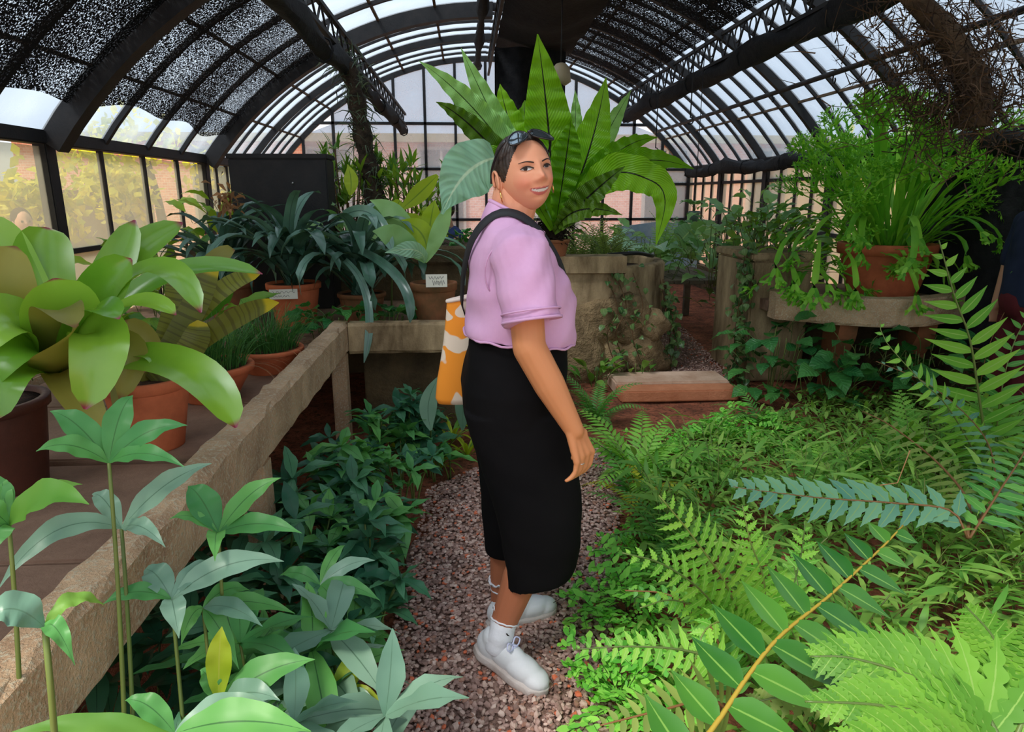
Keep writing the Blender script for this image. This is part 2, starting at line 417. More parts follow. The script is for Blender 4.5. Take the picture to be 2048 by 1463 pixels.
for side, bars in ((-1, barsL), (1, barsR)):
    for y0, y1 in zip(bars[:-1], bars[1:]):
        if y1 < 0.5: continue
        for i in range(NP):
            a = i * DA if side > 0 else -(i + 1) * DA
            inst(pane_mesh(y1 - y0), 'pane', ceiling, (XC, y0, ZC), (0, a, 0))
M['lath'] = noisy('rusty_lath', srgb(70, 54, 42), srgb(112, 92, 74), 5, 0.9, 0.4, 40)
for s in (-1, 1):
    for i in range(1, NP):
        x, z = onarc(s * i * DA, RAD - 0.02)
        mb = MB().beam((x, 0.0, z), (x, Y1, z), 0.03, 0.022); mb.build('glazing_lath', M['lath'], ceiling, False)
# ridge, right purlin pipe with hooks, two lattice trusses
MB().tube([(0.22, y, 3.50 + 0.02 * sin(y * 2.1)) for y in np.linspace(0.3, Y1, 40)], [0.055 + 0.018 * sin(y * 3.3) + 0.01 * sin(y * 7) for y in np.linspace(0.3, Y1, 40)], 8).build('ridge_roll', M['darkcloth'], ceiling)
ztop_ = lambda x: ZC + sqrt(RAD ** 2 - (x - XC) ** 2) - 0.05
def lattice(x, z, h, y0, y1, step, rings=False):
    mb = MB()
    for dz in (0, -h): mb.beam((x, y0, z + dz), (x, y1, z + dz), 0.035, 0.03)
    n = int((y1 - y0) / step)
    for i in range(n):
        a = y0 + i * step
        mb.beam((x, a, z), (x, a + step / 2, z - h), 0.014, 0.014, up=(1, 0, 0)); mb.beam((x, a + step / 2, z - h), (x, a + step, z), 0.014, 0.014, up=(1, 0, 0))
        if rings:
            th = np.linspace(0, 2 * pi, 11)
            mb.tube(np.stack([np.full(11, x), a + step / 2 + h * 0.3 * np.cos(th), z - h * 0.36 + h * 0.3 * np.sin(th)], 1), 0.008, 4, cap=False)
    return mb
lattice(0.40, 3.58, 0.22, 0.4, Y1, 0.32).build('ridge_truss', M['black'], ceiling, False)
lattice(2.55, 3.0, 0.24, 0.4, Y1, 0.34, True).build('side_truss', M['black'], ceiling, False)
lt = lattice(-0.97, 2.74, 0.16, 0.4, Y1, 0.34)
for y in RIBS[2:]: lt.beam((-0.97, y, 2.74), (-0.97, y, ztop_(-0.97)), 0.012, 0.012)
lt.build('side_truss', M['black'], ceiling, False)
x, z = onarc(aX(3.2)); z -= 0.10
MB().tube([(x, 0.3, z), (x, 4, z + 0.01), (x, 8, z), (x, Y1, z)], 0.024, 8).build('purlin_pipe', M['black'], ceiling)
for y in (4.3, 4.95, 6.1, 7.3, 8.1, 9.2):
    th = np.linspace(0, 4.2, 10)
    MB().tube([(x, y, z - 0.01), (x, y, z - 0.06)] + [(x, y - 0.022 + 0.022 * cos(t), z - 0.06 - 0.022 * sin(t)) for t in th], 0.007, 5).build('hook', M['black'], ceiling)

# side walls ------------------------------------------------------
def sidewall(name, X, bars, posts, transoms, pmat, zbot, lab):
    w = structure(name, lab)
    for y in posts: MB().box(X - 0.05, X + 0.05, y - 0.065, y + 0.065, -0.3, EAVE + 0.03, bev=0.008).build('post', M['black'], w, False)
    MB().box(X - 0.06, X + 0.07, 0.2, Y1, EAVE - 0.05, EAVE + 0.05, bev=0.01).build('eave_beam', M['black'], w, False)
    for z in transoms: MB().box(X - 0.03, X + 0.03, 0.2, Y1, z - 0.02, z + 0.02).build('transom', M['black'], w, False)
    MB().box(X - 0.07, X + 0.07, 0.2, Y1, -0.35, zbot).build('base_wall', M['darkwall'], w, False)
    zs = [zbot] + list(transoms) + [EAVE - 0.05]
    pm = {}
    for y0, y1 in zip(bars[:-1], bars[1:]):
        if y1 < 0.6: continue
        if min(abs(y0 - q) for q in posts) > 0.05: MB().box(X - 0.02, X + 0.02, y0 - 0.02, y0 + 0.02, zbot, EAVE - 0.04).build('mullion', M['black'], w, False)
        for za, zb in zip(zs[:-1], zs[1:]):
            k = (round(y1 - y0, 3), za)
            if k not in pm: pm[k] = MB().box(-0.003, 0.003, 0.02, y1 - y0 - 0.02, za + 0.02, zb - 0.015).mesh('pane', pmat, False)
            inst(pm[k], 'pane', w, (X, y0, 0))
sidewall('wall_left', XL, barsL, [0.76, 2.35, 5.53, 8.71, Y1], (1.03,), M['sidepane'], 0.35, 'glazed side wall with black posts and dirty panes beside the long bench')
sidewall('wall_right', XR, barsR, [0.76, 2.35, 3.94, 5.53, 7.12, 8.71, 10.28, Y1], (1.05, 1.64), M['rightpane'], 0.35, 'glazed side wall with close black bars behind the curved bench')
# far gable
wb = structure('wall_back', 'glazed gable end with black bars in front of the pink brick building')
xs = np.arange(XL, XR + 0.01, 0.5)
ztop = lambda x: ZC + sqrt(RAD ** 2 - (x - XC) ** 2) - 0.03
for x in xs:
    MB().box(x - 0.022, x + 0.022, Y1 - 0.03, Y1 + 0.03, -0.3, ztop(min(max(x, XL + .01), XR - .01))).build('mullion', M['black'], wb, False)
levels = [0.45, 1.05, 1.64, EAVE, 2.6, 4.0]
for z in levels[1:-1]:
    h = sqrt(max(0, RAD ** 2 - (z - ZC) ** 2)); x0, x1 = (XC - h, XC + h) if z > EAVE else (XL, XR)
    MB().box(x0, x1, Y1 - 0.03, Y1 + 0.03, z - 0.022, z + 0.022).build('transom', M['black'], wb, False)
MB().box(XL, XR, Y1 - 0.06, Y1 + 0.06, -0.35, 0.45).build('base_wall', M['darkwall'], wb, False)
for x0, x1 in zip(xs[:-1], xs[1:]):
    for za, zb in zip(levels[:-1], levels[1:]):
        ta, tb = min(zb, ztop(x0 + .02)), min(zb, ztop(x1 - .02))
        if min(ta, tb) - za < 0.06: continue
        v = [(x, Y1 + d, z) for d in (-0.003, 0.003) for x, z in ((x0 + .022, za + .02), (x1 - .022, za + .02), (x1 - .022, tb - .02), (x0 + .022, ta - .02))]
        MB().add(v, [(0, 1, 2, 3), (7, 6, 5, 4), (0, 4, 5, 1), (1, 5, 6, 2), (2, 6, 7, 3), (3, 7, 4, 0)]).build('pane', M['pane'], wb, False)

# ------------------------------------------------------------------ shade cloths
def cloth_grid(f, nu, nv, name, mat, label, th=0.0):
    V = np.array([f(u, v) for u in np.linspace(0, 1, nu) for v in np.linspace(0, 1, nv)])
    F = [(i * nv + j, i * nv + j + 1, (i + 1) * nv + j + 1, (i + 1) * nv + j) for i in range(nu - 1) for j in range(nv - 1)]
    mb = MB().add(V, F); o = mb.build(name, mat); tag(o, label, 'shade cloth'); return o
def f_left(u, v):
    y = -0.3 + u * 8.98
    low = -0.842 + 0.012 * sin(y * 2.1) + 0.008 * sin(y * 5.3)
    a = low + v * (aX(-1.62) - low)
    sag = 0.06 + 0.035 * sin(pi * ((y - 2.35) / 3.18 % 1)) + 0.01 * sin(9 * v + 3 * y)
    x, z = onarc(a, RAD - sag); return (x, y, z)
cloth_grid(f_left, 90, 14, 'shade_cloth', M['net'], 'speckled dark net lining the roof slope above the big bromeliads')
def f_top(u, v):
    y = 0.5 + u * 10.2; a = aX(1.42) + v * (aX(2.50) - aX(1.42))
    x, z = onarc(a, RAD - 0.07 - 0.02 * sin(pi * (y / 1.59 % 1))); return (x, y, z)
cloth_grid(f_top, 60, 8, 'shade_cloth', M['net_dense'], 'grey see-through net stretched between the hanging cloth and the right truss')
def f_swag(u, v):
    y = 0.6 + u * 9.9; x = 0.46 + v * 1.02
    z = ztop(x) - 0.10 - 0.20 * sin(pi * min(v * 1.05, 1)) * (0.75 + 0.25 * sin(y * 1.7)) - 0.02 * sin(y * 6 + 5 * v)
    return (x, y, z)
def f_drop(u, v):
    x = 0.42 + u * 0.98
    return (x, 9.9 + 0.05 * sin(u * 14), 3.40 - v * (0.95 + 0.12 * sin(u * 5)))
cloth_grid(f_drop, 24, 8, 'shade_cloth', M['darkcloth'], 'dark cloth end hanging straight down in front of the gable')
cloth_grid(f_swag, 70, 12, 'shade_cloth', M['darkcloth'], 'opaque dark cloth sagging in a long swag below the ridge')
def roll(name, x, z, y0, y1, r, label, amp=0.03, seed=0, n=60):
    ys = np.linspace(y0, y1, n); rg = np.random.default_rng(seed)
    nz = np.convolve(rg.normal(size=n + 6), np.ones(5) / 5, 'same')[3:-3]
    nx = np.convolve(rg.normal(size=n + 6), np.ones(5) / 5, 'same')[3:-3]
    P = np.stack([x + nx * amp * 0.5, ys, z + nz * amp - 0.03 * np.abs(np.sin(ys * 1.6))], 1)
    mb = MB(); k = 10; R = []
    for i in range(n):
        a = np.arange(k) / k * 2 * pi; rr = r * (1 + 0.35 * nz[i] + 0.22 * np.sin(3 * a + ys[i] * 4))
        R.append(np.stack([P[i, 0] + rr * np.cos(a), np.full(k, ys[i]), P[i, 2] + rr * 1.25 * np.sin(a)], 1))
    mb.rings(R); 
    for y in ys[4::9]:
        th = np.linspace(0, 2 * pi, 9); i = int(np.argmin(abs(ys - y)))
        mb.tube(np.stack([P[i, 0] + r * 1.15 * np.cos(th), np.full(9, y), P[i, 2] + r * 1.4 * np.sin(th)], 1), 0.008, 4, cap=False)
    return tag(mb.build(name, M['darkcloth']), label, 'shade cloth')
roll('rolled_shade_cloth', -0.97, 2.49, 1.2, 11.7, 0.06, 'black cloth rolled up lumpy under the hanging truss beside the netted slope', seed=1)
roll('rolled_shade_cloth', 2.58, 2.70, 1.2, 11.3, 0.075, 'black cloth rolled up under the ringed lattice truss', seed=2)
roll('rolled_shade_cloth', XR - 0.14, EAVE - 0.03, 4.0, 11.6, 0.065, 'black cloth rolled up along the eave behind the crested fern', seed=3)

# ================================================================== GROUND
def path_edges(y):
    l = np.interp(y, [0.8, 1.6, 2.4, 3.2, 3.7, 4.6, 5.2, 8.0, 9.0], [-0.42, -0.30, -0.26, -0.22, 0.25, 1.15, 1.35, 1.7, 1.8])
    r = np.interp(y, [0.8, 1.6, 2.4, 3.2, 3.7, 4.6, 5.2, 8.0, 9.0], [0.42, 0.40, 0.55, 0.82, 1.15, 1.95, 2.18, 2.5, 2.6])
    return l, r
floor = MB()
ys = np.linspace(-1.0, Y1, 60); xs_ = np.linspace(XL, XR, 40)
V = np.array([(x, y, -0.012 + 0.008 * sin(x * 7 + y * 3) + 0.006 * sin(y * 11 - x * 5)) for y in ys for x in xs_])
floor.add(V, [(i * 40 + j, i * 40 + j + 1, (i + 1) * 40 + j + 1, (i + 1) * 40 + j) for i in range(59) for j in range(39)])
floor = floor.build('floor', M['earth']); floor['kind'] = 'structure'
yy = np.linspace(0.8, 9.0, 60)
V = []
for y in yy:
    l, r = path_edges(y)
    for q in np.linspace(0, 1, 7): V.append((l + (r - l) * q + (0.03 * sin(y * 9 + q) if q in (0, 1) else 0), y, 0.010 - 0.024 * abs(2 * q - 1) ** 3))
gb = MB().add(V, [(i * 7 + j, i * 7 + j + 1, (i + 1) * 7 + j + 1, (i + 1) * 7 + j) for i in range(59) if not 3.65 < yy[i] < 5.15 for j in range(6)]).build('gravel_bed', M['gravelbed'], floor)
# gravel stones: the 300 that show largest as objects, the rest joined
def gravelmat():
    m, nt, b = _new('gravel_stone'); L = nt.links.new
    at = N(nt, 'ShaderNodeAttribute', attribute_name='rnd'); oi = N(nt, 'ShaderNodeObjectInfo')
    ad = N(nt, 'ShaderNodeMath', operation='ADD'); L(at.outputs['Fac'], ad.inputs[0]); L(oi.outputs['Random'], ad.inputs[1])
    fr = N(nt, 'ShaderNodeMath', operation='FRACT'); L(ad.outputs[0], fr.inputs[0])
    cr = N(nt, 'ShaderNodeValToRGB'); L(fr.outputs[0], cr.inputs[0]); cr.color_ramp.interpolation = 'CONSTANT'
    e = cr.color_ramp.elements
    cs = [(0, (124, 98, 90)), (0.2, (142, 116, 108)), (0.4, (108, 84, 76)), (0.6, (156, 132, 122)), (0.78, (130, 96, 82)), (0.9, (172, 150, 140)), (0.955, (168, 86, 58))]
    e[0].color = srgb(*cs[0][1], 1.75); e[1].position = cs[1][0]; e[1].color = srgb(*cs[1][1], 1.75)
    for p, c in cs[2:]: q = e.new(p); q.color = srgb(*c, 1.75)
    L(cr.outputs[0], b.inputs['Base Color']); b.inputs['Roughness'].default_value = 0.75
    return m
M['gravel'] = gravelmat()
ib = bmesh.new(); bmesh.ops.create_icosphere(ib, subdivisions=1, radius=1.0)
IV = np.array([v.co[:] for v in ib.verts]); IF = [[v.index for v in f.verts] for f in ib.faces]; ib.free()
def stone_verts(r): return IV * (1 + RNG.uniform(-0.28, 0.22, (len(IV), 1))) * r * np.array([1.15, 0.9, 0.62])
smesh = []
for i in range(8): smesh.append(MB().add(stone_verts(1.0), IF, rnd=0.0).mesh('stone', M['gravel'], False))
cand = []
while len(cand) < 18500:
    y = RNG.uniform(1.35, 3.75) if RNG.random() < 0.82 else RNG.uniform(5.15, 7.4)
    l, r = path_edges(y)
    x = RNG.uniform(l, r)
    cand.append((x, y, RNG.uniform(0.005, 0.0105)))
cand = np.array(cand)
near = np.argsort(-cand[:, 2] / np.hypot(cand[:, 0], np.hypot(cand[:, 1], 1.47)) + np.where((cand[:, 1] > 1.55) & (cand[:, 1] < 2.4) & (abs(cand[:, 0] - 0.03) < 0.3), 0, 1.0))
for i in near[:300]:
    x, y, r = cand[i]; inst(smesh[i % 8], 'stone', floor, (x, y, 0.016 + r * 0.35), tuple(RNG.uniform(0, 6.28, 3) * (0.15, 0.15, 1)), r * 1.1)
rest = cand[near[300:]]; n = len(rest); k = len(IV)
ang = RNG.uniform(0, 2 * pi, n); ca, sa = np.cos(ang), np.sin(ang)
SV = IV[None] * (1 + RNG.uniform(-0.28, 0.22, (n, k, 1))) * rest[:, 2][:, None, None] * np.array([1.15, 0.9, 0.62])
V = np.stack([SV[..., 0] * ca[:, None] - SV[..., 1] * sa[:, None], SV[..., 0] * sa[:, None] + SV[..., 1] * ca[:, None], SV[..., 2]], -1)
V += np.stack([rest[:, 0], rest[:, 1], 0.012 + rest[:, 2] * RNG.uniform(0, 0.6, n)], 1)[:, None]
g = MB(); g.v = [V.reshape(-1, 3)]; g.uv = [np.full((n * k, 2), .5)]; g.r = [np.repeat(RNG.random(n), k)]
IFn = np.array(IF); g.f = (IFn[None] + (np.arange(n) * k)[:, None, None]).reshape(-1, 3).tolist(); g.m = [0] * len(g.f); g.n = n * k
o = g.build('loose_gravel', M['gravel'], floor, False); o['kind'] = 'stuff'
# step across the path
st = thing('path_step', 'low step of a pale stone slab with an orange-brown front edge across the path', 'step', (1.56, 4.87, 0))
M['stepstone'] = noisy('step_stone', srgb(150, 118, 96, 1.4), srgb(188, 160, 140, 1.4), 4, 0.85, 0.4, 40)
M['stepbrick'] = noisy('step_brick', srgb(150, 92, 62, 1.4), srgb(176, 116, 84, 1.4), 5, 0.85, 0.4, 40)
MB().box(-0.46, 0.42, -0.05, 0.26, 0.0, 0.10, bev=0.012).build('tread', M['stepstone'], st, False)
MB().box(-0.46, 0.42, -0.24, -0.055, 0.0, 0.085, bev=0.01).build('edging_slab', M['stepbrick'], st, False)

# ================================================================== OUTSIDE
og = MB().box(-14, 16, -4, 26, -0.6, -0.37); og = og.build('floor_outside', noisy('sunlit_dirt', srgb(176, 124, 84, 1.3), srgb(206, 164, 120, 1.3), 1.2, 0.95, 0.3, 8), None, False); og['kind'] = 'structure'
M['brick'] = noisy('pink_brick', srgb(176, 124, 108, 1.5), srgb(206, 162, 148, 1.5), 1.4, 0.9, 0.2, 30)
M['plaster'] = noisy('beige_plaster', srgb(128, 120, 92, 1.2), srgb(156, 148, 116, 1.2), 0.8, 0.9, 0.2, 10)
def brickmat():
    m, nt, b = _new('brickwork'); L = nt.links.new
    tc = N(nt, 'ShaderNodeTexCoord'); mp = N(nt, 'ShaderNodeMapping'); mp.inputs['Rotation'].default_value = (pi / 2, 0, 0); L(tc.outputs['Object'], mp.inputs['Vector'])
    br = N(nt, 'ShaderNodeTexBrick', Scale=4.0); L(mp.outputs[0], br.inputs['Vector'])
    br.inputs['Color1'].default_value = srgb(190, 130, 112, 1.4); br.inputs['Color2'].default_value = srgb(206, 156, 140, 1.4); br.inputs['Mortar'].default_value = srgb(206, 190, 178, 1.3)
    L(br.outputs['Color'], b.inputs['Base Color']); b.inputs['Roughness'].default_value = 0.9; return m
bd = thing('brick_building', 'pink brick building with dark windows beyond the glazed gable', 'building', (0, 18, -0.37))
MB().box(-11, 13, 0, 4, 0, 3.1).build('wall', brickmat(), bd, False)
M['winglass'] = plain('dark_window', srgb(70, 84, 84), 0.15)
for x in (-6.2, -3.4, -0.6, 2.4, 5.2, 8.0):
    f = MB(); f.box(x - 0.6, x + 0.6, -0.08, -0.005, 0.9, 3.0).box(x - 0.52, x + 0.52, -0.1, -0.06, 0.98, 2.92, mat=1).box(x - 0.03, x + 0.03, -0.12, -0.06, 0.98, 2.92)
    f.build('window', [plain('grey_window_frame', srgb(176, 172, 164), 0.6), M['winglass']], bd, False)
MB().box(-11.2, 13.2, -0.3, 4.2, 3.1, 3.3).build('roof', M['plaster'], bd, False)
bw = MB().box(-7.6, -7.4, -2, 17, -0.37, 1.55).build('boundary_wall', M['plaster'], None, False); tag(bw, 'beige plastered boundary wall outside the bench side windows', 'wall')
bw = MB().box(8.0, 8.2, -2, 17, -0.37, 2.2).build('boundary_wall', M['plaster'], None, False); tag(bw, 'beige plastered boundary wall outside behind the crested fern', 'wall')
M['bark'] = noisy('bark', srgb(60, 48, 36), srgb(104, 86, 64), 8, 0.95, 0.8, 30)
M['treeleaf'] = leafy('tree_leaves_yellow_green', srgb(150, 160, 40, 1.3), srgb(214, 206, 60, 1.4), transl=0.4)
M['treeleaf2'] = leafy('tree_leaves_green', srgb(70, 100, 40, 1.3), srgb(120, 140, 60, 1.3), transl=0.3)
def outside_tree(x, y, h, r, mat, label, seed, nl=520, squash=0.8):
    rg = np.random.default_rng(seed)
    t = thing('garden_tree', label, 'tree', (x, y, -0.37), 'trees outside the glass')
    MB().tube(poly([(0, 0, 0), (0.1, 0.05, h * 0.4), (-0.05, 0.1, h * 0.75)], 8), np.linspace(0.12, 0.05, 8), 7).build('trunk', M['bark'], t)
    mb = MB()
    cl = rg.normal(size=(7, 3)) * r * 0.55
    for i in range(nl):
        p = cl[i % 7] + rg.normal(size=3) * r * 0.3
        p = np.array([p[0], p[1], p[2] * squash + h * 0.8])
        d = rg.normal(size=3); d /= np.linalg.norm(d)
        s = rg.uniform(0.09, 0.2)
        mb.ribbon([p, p + d * s * 0.5, p + d * s], np.array([0.15, 1, 0.1]) * s * 0.3, hint=rg.normal(size=3), fold=0.1, rnd=rg.random())
    mb.build('crown', mat, t)
outside_tree(-4.9, 8.3, 2.1, 0.6, M['treeleaf'], 'small yellow-green tree outside the second bench side window', 1)
outside_tree(-4.7, 9.9, 2.4, 0.6, M['treeleaf'], 'bright yellow-leaved tree outside the window nearest the black cabinet', 2)
outside_tree(-5.6, 2.4, 3.6, 0.9, M['treeleaf2'], 'dark green tree shading the netted roof slope', 3)
outside_tree(-9.5, 6.6, 4.8, 1.3, M['treeleaf2'], 'tall green tree rising above the netted roof slope', 4)
outside_tree(-5.4, 12.4, 3.2, 0.9, M['treeleaf'], 'yellow-green tree outside near the brick building', 5)
outside_tree(6.2, 9.9, 2.5, 0.7, M['treeleaf'], 'yellow-leaved tree outside the close-barred wall', 6)
outside_tree(6.6, 6.0, 3.4, 1.0, M['treeleaf2'], 'olive tree outside behind the crested fern', 7)

# ================================================================== BENCHES, PLANTERS, POTS
BZ = 0.62   # bench slab surface
lb = thing('concrete_bench', 'long concrete plant bench with a raised aggregate front rail', 'bench', (-0.9, 1.8, 0))
def W2L(o, p): return tuple(np.array(p, float) - np.array(o.location))
def lbox(par, name, x0, x1, y0, y1, z0, z1, mat, bev=0.008, sm=False):
    q = par.location
    return MB().box(x0 - q.x, x1 - q.x, y0 - q.y, y1 - q.y, z0 - q.z, z1 - q.z, bev=bev).build(name, mat, par, sm)
def rough_rail(par, name, x0, x1, y0, y1, z0, z1, mat, long='y', amp=0.006, seed=0):
    """rail with slightly eroded edges"""
    q = par.location; rg = np.random.default_rng(seed)
    n = max(6, int(((y1 - y0) if long == 'y' else (x1 - x0)) / 0.07)); R = []
    c = 0.016
    for t in np.linspace(0, 1, n):
        j = rg.normal(size=8) * amp * 0.5
        a0, a1, b0, b1 = (x0, x1, z0, z1) if long == 'y' else (y0, y1, z0, z1)
        sec = [(a0 + c, b0), (a1 - c, b0), (a1, b0 + c), (a1, b1 - c), (a1 - c, b1), (a0 + c, b1), (a0, b1 - c), (a0, b0 + c)]
        l = (y0 + (y1 - y0) * t) if long == 'y' else (x0 + (x1 - x0) * t)
        R.append(np.array([((a + j[i]) - q.x, l - q.y, b + j[(i + 3) % 8] - q.z) if long == 'y' else (l - q.x, (a + j[i]) - q.y, b + j[(i + 3) % 8] - q.z) for i, (a, b) in enumerate(sec)]))
    mb = MB().rings(R); o = mb.build(name, mat, par, False); return o
rough_rail(lb, 'front_rail', -0.80, -0.70, 0.15, 3.98, 0.57, 0.75, M['concrete'], 'y', seed=1)
y = 0.2; i = 0
while y < 3.9:
    d = 0.66 if i != 3 else 0.60
    lbox(lb, 'slab', -1.98 + 0.01 * (i % 2), -0.81, y, min(y + d - (0.012 if i != 2 else 0.05), 3.97), BZ - 0.06, BZ, M['slab'], 0.006); y += d; i += 1
for yy_ in (0.5, 2.2, 3.82):
    for xx in (-0.79, -1.9): lbox(lb, 'leg', xx - 0.0, xx + 0.085, yy_, yy_ + 0.1, 0, 0.575, M['concrete'], 0.008)
lbox(lb, 'back_rail', -2.06, -1.99, 0.15, 3.98, 0.55, 0.66, M['concrete'])
cb = thing('concrete_bench', 'cross bench with a smooth ochre rail over a dark back wall', 'bench', (-0.2, 4.6, 0))
rough_rail(cb, 'front_rail', -0.695, 0.48, 3.90, 4.0, 0.565, 0.745, M['oldconcrete'], 'x', 0.004, seed=2)
for i, x in enumerate(np.arange(-2.6, 0.2, 0.62)): lbox(cb, 'slab', x, x + 0.61, 4.005, 5.6, BZ - 0.06, BZ, M['slab'], 0.006)
lbox(cb, 'back_wall', -0.66, 0.48, 4.18, 4.3, 0, 0.555, M['darkwall'], 0.01)
lbox(cb, 'leg', 0.38, 0.47, 3.91, 3.99, 0, 0.56, M['oldconcrete'])
lbox(cb, 'leg', -2.5, -2.4, 4.1, 4.2, 0, 0.56, M['oldconcrete'])
# raised planter behind the cross bench
rp = thing('raised_planter', 'long raised planting trough with a concrete parapet behind the cross bench', 'planter', (-0.2, 6.0, 0))
lbox(rp, 'front_wall', -2.2, 0.2, 5.62, 5.72, 0, 0.97, M['darkwall'], 0.01)
rough_rail(rp, 'parapet', -2.2, 0.15, 5.56, 5.74, 0.92, 1.06, M['darkwall'], 'x', 0.006, 3)
lbox(rp, 'soil_bed', -2.2, 0.12, 5.75, 7.4, 0.3, 1.0, M['soil'], 0.02)
lbox(rp, 'back_wall', -2.2, 0.12, 7.41, 7.5, 0, 1.0, M['darkwall'], 0.01)
# round basin
rb = thing('round_basin', 'round concrete basin with a mossy rim and rockwork at its foot', 'planter', (1.0, 6.2, 0))
R0, R1, HB = 0.80, 0.70, 0.90
prof = [(R0 - 0.04, 0), (R0 - 0.02, 0.25), (R0, 0.5), (R0, HB - 0.02), (R0 - 0.02, HB), (R1 + 0.01, HB), (R1, HB - 0.02), (R1, HB - 0.12)]
mb = MB().lathe(prof, 48); mb.f.pop(); mb.m.pop(); mb.f.pop(); mb.m.pop(); mb.build('wall', M['oldconcrete'], rb)
mb = MB().lathe([(0.0, HB - 0.06), (0.4, HB - 0.05), (R1, HB - 0.08)], 32); mb.build('soil', M['soil'], rb)
# straight parapet with concave corbel joining basin to bench
mb = MB(); q = rb.location
R = []
for t in np.linspace(0, 1, 10):
    x = 0.3 + t * 0.95; zb = 0.40 + 0.36 * (t ** 2.2) 
    y0 = 5.32 - 0.02 * t
    R.append(np.array([(x - q.x, yy - q.y, zz) for yy, zz in ((y0, zb), (y0, 0.86), (y0 - 0.05, 0.87), (y0 - 0.05, 1.0), (y0 + 0.18, 1.0), (y0 + 0.18, zb))]))
mb.rings(R).build('corbel_parapet', M['oldconcrete'], rb, False)
M['rock'] = noisy('brown_rock', srgb(80, 64, 44, 1.3), srgb(146, 122, 90, 1.5), 4, 0.95, 0.9, 16, dist=0.05)
ib = bmesh.new(); bmesh.ops.create_icosphere(ib, subdivisions=3, radius=1.0)
JV = np.array([v.co[:] for v in ib.verts]); JF = [[v.index for v in f.verts] for f in ib.faces]; ib.free()
def rockmesh(seed, s):
    rg = np.random.default_rng(seed); V = JV.copy(); d = np.zeros(len(V))
    for k in (1.3, 2.3, 4.1, 7.3):
        w = rg.normal(size=3) * k; ph = rg.uniform(0, 6); w2 = rg.normal(size=3) * k
        d += np.sin(V @ w + ph) * np.cos(V @ w2) * 0.28 / k ** 0.7
    return V * (1 + d[:, None]) * np.array(s)
for i, (x, y, z, s) in enumerate([(0.75, 5.35, 0.15, (.34, .16, .34)), (1.1, 5.38, 0.1, (.22, .14, .3)), (1.42, 5.44, 0.18, (.2, .16, .22)), (1.5, 5.42, 0.42, (.18, .12, .13)), (1.3, 5.38, 0.45, (.2, .1, .2)), (1.6, 5.55, 0.08, (.14, .14, .12)), (1.02, 5.34, 0.42, (.3, .1, .24))]):
    MB().add(rockmesh(i + 5, s) + np.array([x - q.x, y - q.y, z]), JF).build('rock', M['rock'], rb)
MB().tube(poly([(1.15 - q.x, 5.5 - q.y, 0.99), (1.4 - q.x, 5.55 - q.y, 1.0), (1.58 - q.x, 5.75 - q.y, 0.96), (1.66 - q.x, 6.0 - q.y, 0.95)], 16), 0.018, 6).build('hose', plain('black_hose', (0.012, 0.012, 0.014, 1), 0.4), rb)
# right pier, curved bench
pr_ = thing('concrete_pier', 'square weathered concrete pier overgrown with ivy at the path', 'pier', (2.3, 5.3, 0))
lbox(pr_, 'body', 2.22, 2.7, 5.14, 5.9, 0, 0.97, M['oldconcrete'], 0.015)
lbox(pr_, 'cap', 2.20, 2.72, 5.12, 5.92, 0.97, 1.03, M['oldconcrete'], 0.012)
rbn = thing('curved_bench', 'curved concrete bench with a pale rough rail carrying the crested fern', 'bench', (3.0, 5.2, 0)); q = rbn.location
def rail_xy(t):
    x = 2.3 + t * 1.52; y = 4.96 - 0.42 * sin(pi * min(1, t * 0.95 + 0.03)) ; return x, y
R = []; rg = np.random.default_rng(4)
for t in np.linspace(0, 1, 30):
    x, y = rail_xy(t); j = rg.normal(size=6) * 0.004
    z1, z0 = 0.76 - 0.0 * t, 0.56
    R.append(np.array([(x - q.x, yy - q.y + jj, zz) for (yy, zz), jj in zip(((y - 0.05, z0), (y - 0.06, z0 + .02), (y - 0.06, z1 - .015), (y - .045, z1), (y + 0.07, z1), (y + 0.07, z0)), j)]))
MB().rings(R).build('front_rail', M['concrete'], rbn, False)
V = []; 
for t in np.linspace(0, 1, 16):
    x, y = rail_xy(t)
    for yy_, zz in ((y + 0.06, 0.68), (5.95, 0.68), (5.95, 0.60), (y + 0.06, 0.60)): V.append((x - q.x, yy_ - q.y, zz))
V = np.array(V).reshape(16, 4, 3); MB().rings(list(V)).build('slab', M['slab'], rbn, False)
for x in (2.75, 3.35): 
    R = [np.array([(x + a - q.x, b - q.y, z) for a, b in ((-.07, 4.62 + d), (.07, 4.62 + d), (.07, 4.85), (-.07, 4.85))]) for z, d in ((0, .12), (0.3, .1), (0.45, .02), (0.58, 0.0))]
    MB().rings(R).build('corbel', M['terra_old'], rbn, False)
lbox(rbn, 'back_wall', 2.56, 3.75, 5.3, 5.4, 0, 0.59, M['darkwall'])
# bench further along the path
fb = thing('wooden_bench', 'low wooden staging bench in shade beyond the ivy pier', 'bench', (2.1, 7.6, 0))
M['wood'] = noisy('grey_timber', srgb(84, 76, 64), srgb(124, 112, 96), 6, 0.9, 0.4, 40)
for i in range(5): lbox(fb, 'plank', 2.0 + i * 0.16, 2.15 + i * 0.16, 6.9, 8.3, 0.56, 0.6, M['wood'], 0.004)
for x in (2.02, 2.7):
    for y in (6.95, 8.2): lbox(fb, 'leg', x, x + 0.07, y, y + 0.07, 0, 0.56, M['wood'], 0.004)

